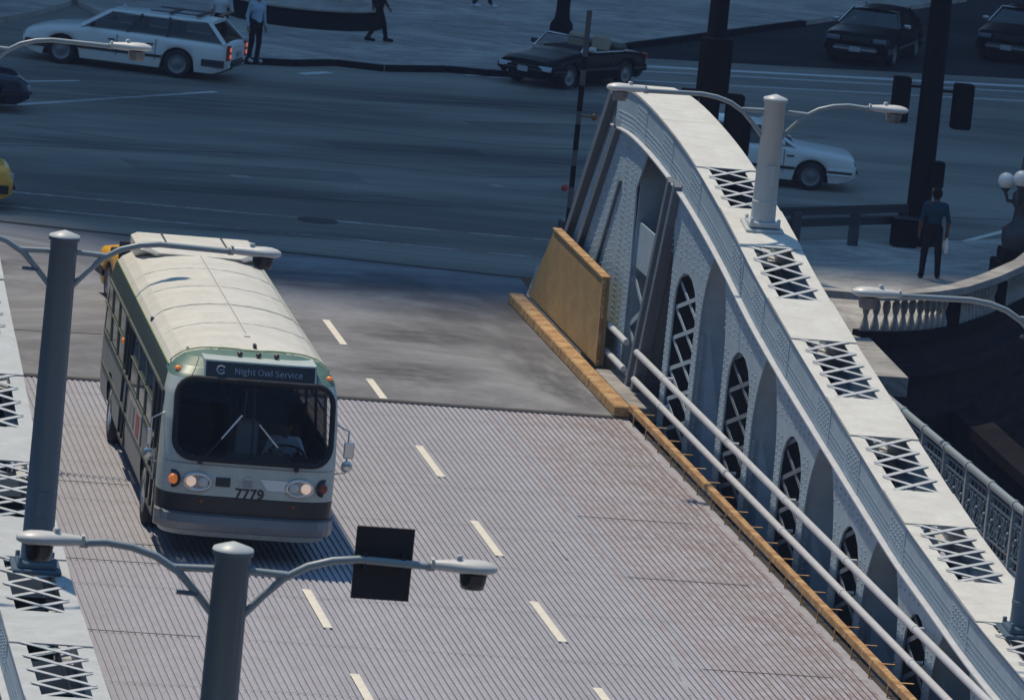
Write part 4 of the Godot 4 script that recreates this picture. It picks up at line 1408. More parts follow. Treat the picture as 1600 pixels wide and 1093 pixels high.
		sgn.ball(bus_front(s * 1.07, 1.16, 0.02), Vector3(0.075, 0.075, 0.05), 12, 8)
		var so := obj("turn_signal", sgn, amber if s < 0 else mat(lin(0.22, 0.04, 0.02), 0.3), t)
		var sr := Geo.new()
		sr.lathe([Vector2(0.13, 0.0), Vector2(0.13, 0.02), Vector2(0.0, 0.022)], 14, Transform3D(Basis(Vector3.RIGHT, PI / 2).rotated(Vector3.UP, s * 0.7), bus_front(s * 1.07, 1.16, -0.02)))
		obj("signal_base", sr, band, so)
		var rd := Geo.new()
		rd.ball(bus_front(s * 0.66, 0.88, 0.01), Vector3(0.035, 0.03, 0.02), 8, 5)
		obj("reflector", rd, mat(lin(0.25, 0.05, 0.02), 0.3), t)
	# vent, sticker, emblem, number
	var vn := Geo.new()
	vn.cbox(bus_front(-0.37, 1.17, 0.005), Vector3(0.21, 0.13, 0.02), 0.004)
	for k in 4: vn.box(bus_front(-0.37, 1.13 + k * 0.027, 0.018), Vector3(0.18, 0.008, 0.01))
	obj("vent", vn, M.iron, t)
	var stk := Geo.new()
	stk.prism([Vector2(0.16, 1.25), Vector2(0.56, 1.245), Vector2(0.54, 1.09), Vector2(0.27, 1.09)], 0.0, 0.006, Vector3(1, 0, 0), Vector3(0, 1, 0), Vector3(0, 0, 1), Vector3(0, 0, bus_front(0.35, 1.17).z + 0.004))
	obj("sticker", stk, mat(lin(0.72, 0.74, 0.74), 0.5), t)
	var tri := Geo.new()
	tri.prism([Vector2(-0.16, 1.08), Vector2(0.16, 1.08), Vector2(0.02, 1.27), Vector2(-0.06, 1.27)], 0.0, 0.006, Vector3(1, 0, 0), Vector3(0, 1, 0), Vector3(0, 0, 1), Vector3(0, 0, 0.003))
	obj("emblem", tri, mat(lin(0.42, 0.43, 0.43), 0.4), t)
	var lc := Geo.new()
	lc.box(Vector3(-0.02, 1.17, 0.012), Vector3(0.13, 0.1, 0.01))
	obj("emblem", lc, mat(lin(0.27, 0.28, 0.29), 0.4), t)
	var nm := TextMesh.new()
	var bold := SystemFont.new()
	bold.font_names = PackedStringArray(["Droid Sans"])
	bold.font_weight = 700
	nm.font = bold
	nm.text = "7779"
	nm.font_size = 64
	nm.pixel_size = 0.0030
	nm.depth = 0.004
	var no := obj("fleet_number", nm, M.black, t)
	no.position = Vector3(0.02, 1.025, 0.012)
	# bumper
	var bm := Geo.new()
	var br := []
	for k in 33:
		var x := lerpf(-1.27, 1.27, k / 32.0)
		var c := bus_front(clampf(x, -1.262, 1.262), 0.8, 0.0)
		c.x = x * 1.01
		var zz := maxf(c.z, -0.62)
		br.append([Vector3(c.x, 0.44, zz), Vector3(c.x, 0.47, zz + 0.10), Vector3(c.x, 0.57, zz + 0.13), Vector3(c.x, 0.68, zz + 0.10), Vector3(c.x, 0.70, zz)])
	bm.loft(br, true, true, false)
	obj("bumper", bm, textured(mat(lin(0.27, 0.28, 0.30), 0.35, 0.5), M.dirt, Vector3(0.6, 0.6, 0.6)), t)
	# mirrors
	for s in [-1.0, 1.0]:
		var ma := Geo.new()
		ma.tube([Vector3(s * 1.2, 2.05, -0.5), Vector3(s * 1.42, 1.95, -0.42), Vector3(s * 1.42, 1.35, -0.42), Vector3(s * 1.22, 1.3, -0.5)], 0.014, 6)
		var mo := obj("mirror_arm", ma, M.chrome, t)
		var mg := Geo.new()
		mg.cbox(Vector3(s * 1.44, 1.68, -0.43), Vector3(0.15 if s > 0 else 0.08, 0.24, 0.05), 0.015)
		mg.ball(Vector3(s * 1.43, 1.44, -0.43), Vector3(0.085, 0.085, 0.04), 10, 6)
		obj("mirror", mg, M.chrome, mo)
	# side windows: slanted pillars and panes on both sides
	for s in [-1.0, 1.0]:
		var xo: float = s * 1.262
		var n := 7
		for k in n:
			var za := -1.95 - k * 1.28
			var zb := za - 1.28
			if s < 0 and k == 3: continue
			var pg := Geo.new()
			pg.quad(Vector3(s * 1.268, 1.50, za + 0.12), Vector3(s * 1.25, 2.29, za - 0.28), Vector3(s * 1.25, 2.29, zb - 0.28), Vector3(s * 1.268, 1.50, zb + 0.12))
			var po := obj("side_window", pg, M.glass_dark, t)
			var fr := Geo.new()
			fr.bar(Vector3(s * 1.272, 1.49, za + 0.12), Vector3(s * 1.252, 2.3, za - 0.28), 0.07, 0.035, Vector3(0, 0, 1))
			fr.bar(Vector3(s * 1.274, 1.9, za - 0.06), Vector3(s * 1.274, 1.9, zb - 0.06), 0.025, 0.02, Vector3(0, 1, 0))
			obj("pillar", fr, mat(lin(0.10, 0.13, 0.10), 0.5), po)
		var sl := Geo.new()
		sl.box(Vector3(s * 1.275, 1.475, -6.0), Vector3(0.035, 0.06, 9.3))
		sl.box(Vector3(s * 1.262, 2.31, -6.0), Vector3(0.035, 0.035, 9.3))
		for yy in [0.98]: sl.box(Vector3(s * 1.28, yy, -5.9), Vector3(0.025, 0.05, 9.6))
		obj("side_trim", sl, mat(lin(0.09, 0.11, 0.095), 0.45), t)
	# doors on the kerb side, front one right behind the corner
	for dz in [[-0.68, -1.84], [-6.0, -7.0]]:
		var dg := Geo.new()
		dg.quad(Vector3(-1.262, 0.5, dz[0]), Vector3(-1.252, 2.3, dz[0]), Vector3(-1.252, 2.3, dz[1]), Vector3(-1.262, 0.5, dz[1]))
		var d := obj("door", dg, M.glass_dark, t)
		var df := Geo.new()
		for z in [dz[0], (dz[0] + dz[1]) / 2, dz[1]]: df.box(Vector3(-1.268, 1.4, z), Vector3(0.03, 1.84, 0.05))
		for yy in [0.5, 2.3]: df.box(Vector3(-1.268, yy, (dz[0] + dz[1]) / 2), Vector3(0.03, 0.05, absf(dz[1] - dz[0])))
		obj("door_frame", df, mat(lin(0.05, 0.06, 0.06), 0.5), d)
		var h := Geo.new()
		h.tube([Vector3(-1.30, 1.0, dz[0] - 0.08), Vector3(-1.30, 1.45, dz[0] - 0.08)], 0.022, 6)
		obj("grab_bar", h, M.chrome, d)
	# advertising panel between the doors
	var ad := Geo.new()
	ad.box(Vector3(-1.288, 1.22, -4.35), Vector3(0.015, 0.46, 2.2))
	var ao := obj("poster_panel", ad, mat(lin(0.40, 0.40, 0.39), 0.5), t)
	for p in [[-3.75, 0.5, lin(0.35, 0.10, 0.10)], [-4.45, 0.3, lin(0.15, 0.17, 0.22)], [-5.05, 0.4, lin(0.28, 0.26, 0.28)]]:
		var pp := Geo.new()
		pp.box(Vector3(-1.297, 1.22, p[0]), Vector3(0.006, 0.34, p[1]))
		obj("poster_print", pp, mat(p[2], 0.6), ao)
	for z in [-2.2, -7.6]:
		var mk := Geo.new()
		mk.ball(Vector3(-1.29, 1.9 if z < -5 else 1.38, z + 0.35), Vector3(0.03, 0.05, 0.06), 8, 5)
		obj("marker_lamp", mk, amber, t)
	# wheels
	for a in AX:
		for s in [-1.0, 1.0]:
			wheel(t, Vector3(s * 1.1, 0.5, a), 0.5, 0.28, s, Vector3(1, 0, 0), M.chrome)
	var ub := Geo.new()
	ub.box(Vector3(0, 0.48, -BL / 2), Vector3(1.8, 0.3, BL - 1.0))
	obj("underbody", ub, M.void, t)

func wheel(t: Node3D, c: Vector3, r: float, w: float, s: float, axis: Vector3, rim: Material):
	var xf := Transform3D(Basis(Quaternion(Vector3.UP, axis * s)), c)
	var g := Geo.new()
	g.lathe([Vector2(r * 0.62, -w / 2), Vector2(r * 0.93, -w / 2), Vector2(r, -w * 0.3), Vector2(r, w * 0.3), Vector2(r * 0.93, w / 2), Vector2(r * 0.66, w / 2)], 22, xf)
	var o := obj("wheel", g, M.rubber, t)
	var h := Geo.new()
	h.lathe([Vector2(r * 0.67, w / 2), Vector2(r * 0.62, w * 0.38), Vector2(r * 0.3, w * 0.42), Vector2(r * 0.2, w * 0.5), Vector2(0.0, w * 0.5)], 18, xf)
	obj("rim", h, rim, o)

# ---------------------------------------------------------------- cars
# local frame: forward +x, right +z, ground y = 0
func car(called: String, label: String, category: String, at: Vector3, turn: float, s: Dictionary) -> Node3D:
	var t := thing(called, label, category, at, turn, "cars on the street beyond the bridge")
	var L: float = s.L
	var W: float = s.W / 2.0
	var axles := [s.front, s.rear]
	var R: float = s.r
	var paint: Material = s.paint
	var deck: Array = s.deck           # (x, y) of bonnet, belt and boot line
	var body := Geo.new()
	var rings := []
	var n := 88
	for i in n + 1:
		var x := lerpf(-L / 2, L / 2, i / float(n))
		var e := minf(x + L / 2, L / 2 - x)
		var yt := lookup(deck, x)
		var w := W * (1.0 - 0.11 * pow(clampf(1.0 - e / 0.45, 0.0, 1.0), 2.2))
		var lo := 0.2 + 0.16 * pow(clampf(1.0 - e / 0.5, 0.0, 1.0), 2.0)
		var nose := pow(clampf(1.0 - e / 0.10, 0.0, 1.0), 2.0)
		yt -= 0.10 * nose
		var yb := lo
		for a in axles:
			var d: float = absf(x - a)
			var ra := R + 0.07
			if d < ra: yb = maxf(yb, R + sqrt(ra * ra - d * d) * 0.94)
		yb = minf(yb, yt - 0.12)
		var h := yt - lo
		var pts := [Vector2(0.94, yb), Vector2(0.985, maxf(yb, lo + h * 0.22)), Vector2(1.0, maxf(yb + 0.005, lo + h * 0.5)), Vector2(0.985, maxf(yb + 0.01, lo + h * 0.82)), Vector2(0.95, yt - 0.045), Vector2(0.9, yt - 0.012), Vector2(0.6, yt + 0.018), Vector2(0.0, yt + 0.03)]
		var ring := []
		for p in pts: ring.append(Vector3(x, p.y, p.x * w))
		for k in range(pts.size() - 2, -1, -1): ring.append(Vector3(x, pts[k].y, -pts[k].x * w))
		rings.append(ring)
	body.loft(rings, false, false)
	for e in [0, n]:
		var r: Array = rings[e]
		body.sg = -1
		for k in range(1, r.size() - 1): body.tri(r[0], r[k], r[k + 1])
	obj("body", body, paint, t)
	var ub := Geo.new()
	ub.box(Vector3(0, 0.40, 0), Vector3(L - 0.5, 0.42, s.W - 0.42))
	obj("underbody", ub, M.void, t)
	# cabin
	if s.has("cab"):
		var c: Dictionary = s.cab
		var yr: float = c.y
		var wr: float = c.w
		var x0: float = c.ws0
		var x1: float = c.ws1
		var x2: float = c.rw1
		var x3: float = c.rw0
		var wb := W * 0.93
		var b := func(x: float, z: float) -> Vector3: return Vector3(x, lookup(deck, x) + 0.012, z)
		var rf := Geo.new()
		var rr := []
		for k in 13:
			var x := lerpf(x2 - 0.06, x1 + 0.06, k / 12.0)
			var dr := 0.03 * pow(absf(k - 6) / 6.0, 2.0)
			rr.append([Vector3(x, yr - 0.07 - dr, -wr - 0.02), Vector3(x, yr - 0.02 - dr, -wr + 0.02), Vector3(x, yr + 0.015 - dr, -wr * 0.6), Vector3(x, yr + 0.03 - dr, 0), Vector3(x, yr + 0.015 - dr, wr * 0.6), Vector3(x, yr - 0.02 - dr, wr - 0.02), Vector3(x, yr - 0.07 - dr, wr + 0.02)])
		rf.loft(rr, true, true)
		var ro := obj("roof", rf, c.get("paint", paint), t)
		if c.get("rack", false):
			var rk := Geo.new()
			for z in [-wr * 0.72, wr * 0.72]: rk.tube([Vector3(x2 + 0.2, yr + 0.07, z), Vector3(x1 - 0.9, yr + 0.07, z)], 0.018, 6)
			for x in [x2 + 0.35, (x1 + x2) / 2 - 0.2]: rk.box(Vector3(x, yr + 0.06, 0), Vector3(0.06, 0.05, wr * 1.6))
			obj("roof_rack", rk, M.iron, ro)
		var gp := func(called2: String, q: Array):
			var g := Geo.new()
			g.quad(q[0], q[1], q[2], q[3])
			obj(called2, g, M.glass_dark, t)
		gp.call("windscreen", [b.call(x0, -wb + 0.02), Vector3(x1, yr - 0.04, -wr), Vector3(x1, yr - 0.04, wr), b.call(x0, wb - 0.02)])
		gp.call("rear_window", [b.call(x3, -wb + 0.02), Vector3(x2, yr - 0.04, -wr), Vector3(x2, yr - 0.04, wr), b.call(x3, wb - 0.02)])
		for z in [-1.0, 1.0]:
			var cuts: Array = [0.0] + c.pillars + [1.0]
			for k in cuts.size() - 1:
				var ta: float = cuts[k]
				var tb: float = cuts[k + 1]
				var pa: Vector3 = b.call(lerpf(x0, x3, ta), z * wb)
				var pb: Vector3 = b.call(lerpf(x0, x3, tb), z * wb)
				var qa := Vector3(lerpf(x1, x2, ta), yr - 0.05, z * wr)
				var qb := Vector3(lerpf(x1, x2, tb), yr - 0.05, z * wr)
				gp.call("side_window", [pa, qa, qb, pb])
				for e in ([0, 1] if k == 0 else [1]):
					var pl := Geo.new()
					var f: Vector3 = pa if e == 0 else pb
					var g2: Vector3 = qa if e == 0 else qb
					var edge: bool = (k == 0 and e == 0) or (k == cuts.size() - 2 and e == 1)
					pl.bar(f + Vector3(0, -0.02, z * 0.004), g2 + Vector3(0, 0.02, z * 0.004), c.get("edge", 0.06) if edge else 0.05, 0.035, Vector3(1, 0, 0))
					obj("pillar", pl, paint if edge else c.get("pillar_paint", M.black), t)
		# seats
		for x in [x0 - 0.95, x0 - 1.85]:
			for z in [-0.36, 0.36]:
				var st := Geo.new()
				st.cbox(Vector3(x, 0.78, z), Vector3(0.5, 0.16, 0.52), 0.03)
				st.cbox(Vector3(x - 0.28, 0.98, z), Vector3(0.14, 0.55, 0.5), 0.03)
				if x > x0 - 1.2: st.cbox(Vector3(x - 0.3, 1.24, z), Vector3(0.1, 0.17, 0.26), 0.03)
				obj("seat", st, s.get("seat", mat(lin(0.05, 0.06, 0.09), 0.8)), t)
	# wheels
	for a in axles:
		for z in [-1.0, 1.0]:
			wheel(t, Vector3(a, R, z * (W - 0.12)), R, 0.2, z, Vector3(0, 0, 1), s.get("rim", M.rim))
	# bumpers
	for e in [-1.0, 1.0]:
		var bp := Geo.new()
		var br := []
		for k in 17:
			var z := lerpf(-W * 0.96, W * 0.96, k / 16.0)
			var bx: float = L / 2 + 0.05 - 0.22 * pow(absf(z) / W, 3.0)
			br.append([Vector3(e * (bx - 0.14), 0.36, z), Vector3(e * bx, 0.36, z), Vector3(e * (bx + 0.02), 0.44, z), Vector3(e * bx, 0.53, z), Vector3(e * (bx - 0.14), 0.54, z)])
		bp.loft(br, true, true, false)
		var bo := obj("bumper", bp, s.get("bumper", paint), t)
		for z in [-1.0, 1.0]:
			var sw := Geo.new()
			sw.cbox(Vector3(e * (L / 2 - 0.36), 0.45, z * (W * 0.985)), Vector3(0.56, 0.17, 0.05), 0.012)
			obj("bumper_end", sw, s.get("bumper", paint), bo)
			var ss := Geo.new()
			ss.box(Vector3(e * (L / 2 - 0.36), 0.455, z * (W * 0.985 + 0.024)), Vector3(0.55, 0.05, 0.012))
			obj("bumper_strip", ss, s.get("strip", M.black), bo)
		var st := Geo.new()
		st.box(Vector3(e * (L / 2 + 0.06), 0.45, 0), Vector3(0.03, 0.05, W * 1.3))
		obj("bumper_strip", st, s.get("strip", M.black), bo)
	# side trim, door seams, handles, mirrors
	for z in [-1.0, 1.0]:
		var tr := Geo.new()
		tr.box(Vector3(s.rear + (s.front - s.rear) * 0.5, 0.47, z * (W + 0.003)), Vector3((s.front - s.rear) - R * 2.3, 0.06, 0.02))
		obj("side_trim", tr, s.get("strip", M.black), t)
		for x in s.get("seams", []):
			var se := Geo.new()
			se.box(Vector3(x, 0.62, z * (W - 0.004)), Vector3(0.012, 0.5, 0.012))
			se.box(Vector3(x + 0.14, 0.74, z * (W - 0.002)), Vector3(0.16, 0.03, 0.03))
			obj("door_seam", se, M.black, t)
		if s.has("cab"):
			var mg := Geo.new()
			mg.cbox(Vector3(s.cab.ws0 - 0.32, lookup(deck, s.cab.ws0) + 0.07, z * (W + 0.08)), Vector3(0.1, 0.11, 0.19), 0.025)
			obj("mirror", mg, s.get("mirror", M.black), t)
	# lamps
	for z in [-1.0, 1.0]:
		var hl := Geo.new()
		hl.cbox(Vector3(L / 2 - 0.09, lookup(deck, L / 2 - 0.1) - 0.13, z * W * 0.70), Vector3(0.2, 0.12, 0.36), 0.015)
		obj("headlight", hl, s.get("lamp", mat(lin(0.35, 0.38, 0.42), 0.15)), t)
		var tl := Geo.new()
		tl.cbox(Vector3(-L / 2 + 0.02, s.get("tail_y", 0.72), z * W * 0.84), Vector3(0.08, s.get("tail_h", 0.14), 0.17), 0.015)
		var to := obj("tail_light", tl, mat(lin(0.28, 0.03, 0.02), 0.25), t)
		if s.get("braking", false):
			for k in 2:
				var bl := Geo.new()
				bl.ball(Vector3(-L / 2 - 0.02, s.tail_y - 0.08 + 0.16 * k, z * W * 0.84), Vector3(0.03, 0.055, 0.06), 8, 6)
				var lm := mat(lin(0.9, 0.25, 0.12), 0.3)
				lm.emission_enabled = true
				lm.emission = lin(0.8, 0.17, 0.09)
				lm.emission_energy_multiplier = 0.55
				obj("brake_light", bl, lm, to)
	var gr := Geo.new()
	gr.cbox(Vector3(L / 2 - 0.02, lookup(deck, L / 2 - 0.1) - 0.14, 0), Vector3(0.05, 0.13, W * 0.85), 0.01)
	obj("grille", gr, M.black, t)
	for e in [-1.0, 1.0]:
		var pl := Geo.new()
		pl.box(Vector3(e * (L / 2 + 0.075), 0.45 if e > 0 else 0.66, 0), Vector3(0.015, 0.13, 0.3))
		obj("number_plate", pl, mat(lin(0.35, 0.36, 0.38), 0.5), t)
	return t

func vehicles():
	var whitep := mat(lin(0.66, 0.68, 0.66), 0.25)
	var navy := mat(lin(0.012, 0.016, 0.035), 0.2)
	var black := mat(lin(0.005, 0.005, 0.007), 0.3, 0.0, 0.2)
	var cabp := mat(lin(0.72, 0.38, 0.05), 0.3)
	car("station_wagon", "white station wagon with roof rack and red tail lights at the far corner", "car", Vector3(-4.35, 0, -142.2), PI - 0.36, {
		"L": 5.05, "W": 1.8, "front": 1.55, "rear": -1.3, "r": 0.34, "paint": whitep, "bumper": M.iron,
		"deck": [[-2.53, 0.92], [-1.0, 0.95], [1.0, 0.97], [1.15, 0.97], [2.0, 0.88], [2.53, 0.74]],
		"cab": {"y": 1.42, "w": 0.64, "ws0": 1.12, "ws1": 0.45, "rw1": -1.95, "rw0": -2.42, "pillars": [0.32, 0.6], "rack": true, "edge": 0.09},
		"seams": [-0.75, 0.2], "tail_y": 0.72, "tail_h": 0.36, "braking": true})
	car("white_sedan", "white sedan seen behind the right truss chord, nose to the right", "car", Vector3(8.3, 0, -130.6), -0.12, {
		"L": 4.75, "W": 1.75, "front": 1.38, "rear": -1.3, "r": 0.32, "paint": whitep,
		"deck": [[-2.37, 0.84], [-1.6, 0.93], [0.8, 0.94], [1.0, 0.94], [2.2, 0.82], [2.37, 0.76]],
		"cab": {"y": 1.38, "w": 0.58, "ws0": 1.0, "ws1": 0.25, "rw1": -1.05, "rw0": -1.65, "pillars": [0.48], "edge": 0.07},
		"seams": [-0.45, 0.75], "mirror": whitep})
	# dark open car
	var at := Vector3(7.0, 0, -146.5)
	var cv := car("convertible", "black open convertible with tan seats standing at the far kerb", "car", at, PI + 0.80, {
		"L": 4.2, "W": 1.7, "front": 1.3, "rear": -1.15, "r": 0.31, "paint": black,
		"deck": [[-2.1, 0.78], [-1.2, 0.86], [0.55, 0.86], [0.9, 0.84], [1.7, 0.72], [2.1, 0.60]], "lamp": mat(lin(0.5, 0.56, 0.62), 0.2), "seams": [-0.5]})
	var cg := Geo.new()
	cg.cbox(Vector3(-0.3, 0.875, 0), Vector3(1.45, 0.03, 1.3), 0.01)
	obj("cockpit", cg, M.void, cv)
	var tan_m := mat(lin(0.34, 0.27, 0.19), 0.7)
	for z in [-0.36, 0.36]:
		var sg := Geo.new()
		sg.cbox(Vector3(-0.62, 1.0, z), Vector3(0.18, 0.42, 0.5), 0.05, Basis(Vector3(0, 0, 1), 0.2))
		obj("seat", sg, tan_m, cv)
	var wf := Geo.new()
	wf.tube([Vector3(0.75, 0.87, -0.72), Vector3(0.35, 1.2, -0.62), Vector3(0.35, 1.22, 0.62), Vector3(0.75, 0.87, 0.72)], 0.03, 8)
	var wfo := obj("windscreen_frame", wf, M.chrome, cv)
	var wp := Geo.new()
	wp.quad(Vector3(0.75, 0.87, -0.7), Vector3(0.35, 1.2, -0.6), Vector3(0.35, 1.2, 0.6), Vector3(0.75, 0.87, 0.7))
	obj("windscreen", wp, M.glass, wfo)
	var fh := Geo.new()
	fh.cbox(Vector3(-1.15, 0.95, 0), Vector3(0.5, 0.16, 1.3), 0.06)
	obj("folded_hood", fh, mat(lin(0.10, 0.09, 0.075), 0.8), cv)
	for z in [-1.0, 1.0]:
		var mg := Geo.new()
		mg.cbox(Vector3(0.5, 0.97, z * 0.88), Vector3(0.1, 0.12, 0.2), 0.03)
		obj("mirror", mg, M.lamp_head if z < 0 else M.black, cv)
		var ct := Geo.new()
		ct.tube([Vector3(0.4, 0.885, z * 0.79), Vector3(-1.0, 0.885, z * 0.79)], 0.022, 6)
		obj("sill_trim", ct, M.chrome, cv)
	for d in [[17.2, -158.0, -2.0, "dark sedan with bright window trim waiting in the side street"], [22.2, -161.6, -2.0, "dark car with one glinting mirror behind the right signal pole"]]:
		var t := car("dark_sedan", d[3], "car", Vector3(d[0], 0, d[1]), d[2], {
			"L": 4.9, "W": 1.8, "front": 1.45, "rear": -1.35, "r": 0.32, "paint": black,
			"deck": [[-2.45, 0.86], [-1.7, 0.95], [0.9, 0.95], [1.1, 0.95], [2.3, 0.86], [2.45, 0.80]],
			"cab": {"y": 1.38, "w": 0.60, "ws0": 1.0, "ws1": 0.3, "rw1": -1.2, "rw0": -1.75, "pillars": [0.5], "edge": 0.05},
			"seams": [-0.5, 0.6], "mirror": M.chrome, "lamp": mat(lin(0.14, 0.16, 0.19), 0.2), "bumper": M.iron, "strip": M.chrome})
		var tg := Geo.new()
		tg.tube([Vector3(1.0, 0.97, -0.85), Vector3(0.32, 1.35, -0.62), Vector3(0.32, 1.37, 0.62), Vector3(1.0, 0.97, 0.85)], 0.016, 6)
		obj("window_trim", tg, M.chrome, t)
	car("blue_car", "dark blue car cut off by the left edge below the painted line", "car", Vector3(-10.0, 0, -132.6), 0.05, {
		"L": 4.7, "W": 1.75, "front": 1.4, "rear": -1.3, "r": 0.32, "paint": navy,
		"deck": [[-2.35, 0.85], [-1.6, 0.93], [0.8, 0.94], [1.0, 0.93], [2.1, 0.82], [2.35, 0.66]],
		"cab": {"y": 1.36, "w": 0.58, "ws0": 0.95, "ws1": 0.2, "rw1": -1.1, "rw0": -1.7, "pillars": [0.5]}, "seams": [-0.5]})
	for d in [[-11.55, -117.6, 0.0, "yellow taxi cut off at the left edge, only its corner showing"], [-7.0, -105.6, 1.72, "yellow taxi half hidden behind the back of the bus"]]:
		car("yellow_taxi", d[3], "taxi", Vector3(d[0], 0, d[1]), d[2], {
			"L": 4.9, "W": 1.8, "front": 1.45, "rear": -1.35, "r": 0.33, "paint": cabp, "bumper": M.black,
			"deck": [[-2.45, 0.86], [-1.7, 0.95], [0.9, 0.95], [1.1, 0.95], [2.3, 0.86], [2.45, 0.80]],
			"cab": {"y": 1.34, "w": 0.60, "ws0": 1.0, "ws1": 0.3, "rw1": -1.2, "rw0": -1.75, "pillars": [0.5], "pillar_paint": cabp},
			"seams": [-0.5, 0.6]})

# ---------------------------------------------------------------- street furniture
func signal_head(t: Node3D, c: Vector3, s: Vector3):
	var g := Geo.new()
	g.cbox(c, s, 0.03)
	g.tube([Vector3(0, c.y + s.y * 0.3, 0), Vector3(c.x, c.y + s.y * 0.3, c.z)], 0.03, 6)
	var o := obj("signal_head", g, M.pole_black, t)
	for k in 3:
		var v := Geo.new()
		v.lathe([Vector2(0.11, -0.16), Vector2(0.11, 0.0), Vector2(0.09, 0.0)], 10, Transform3D(Basis(Vector3.RIGHT, -PI / 2), c + Vector3(0, s.y * (0.3 - 0.3 * k), -s.z / 2)))
		obj("visor", v, M.pole_black, o)

func dark_pole(label: String, at: Vector3, h: float, r: float, called := "signal_pole") -> Node3D:
	var t := thing(called, label, "signal pole", at, 0.0, "dark poles at the crossing")
	var g := Geo.new()
	g.lathe([Vector2(r * 1.9, 0.0), Vector2(r * 1.8, 0.25), Vector2(r * 1.25, 0.4), Vector2(r * 1.08, 0.6), Vector2(r * 0.8, h), Vector2(0.0, h + 0.05)], 14)
	obj("shaft", g, M.pole_black, t)
	return t

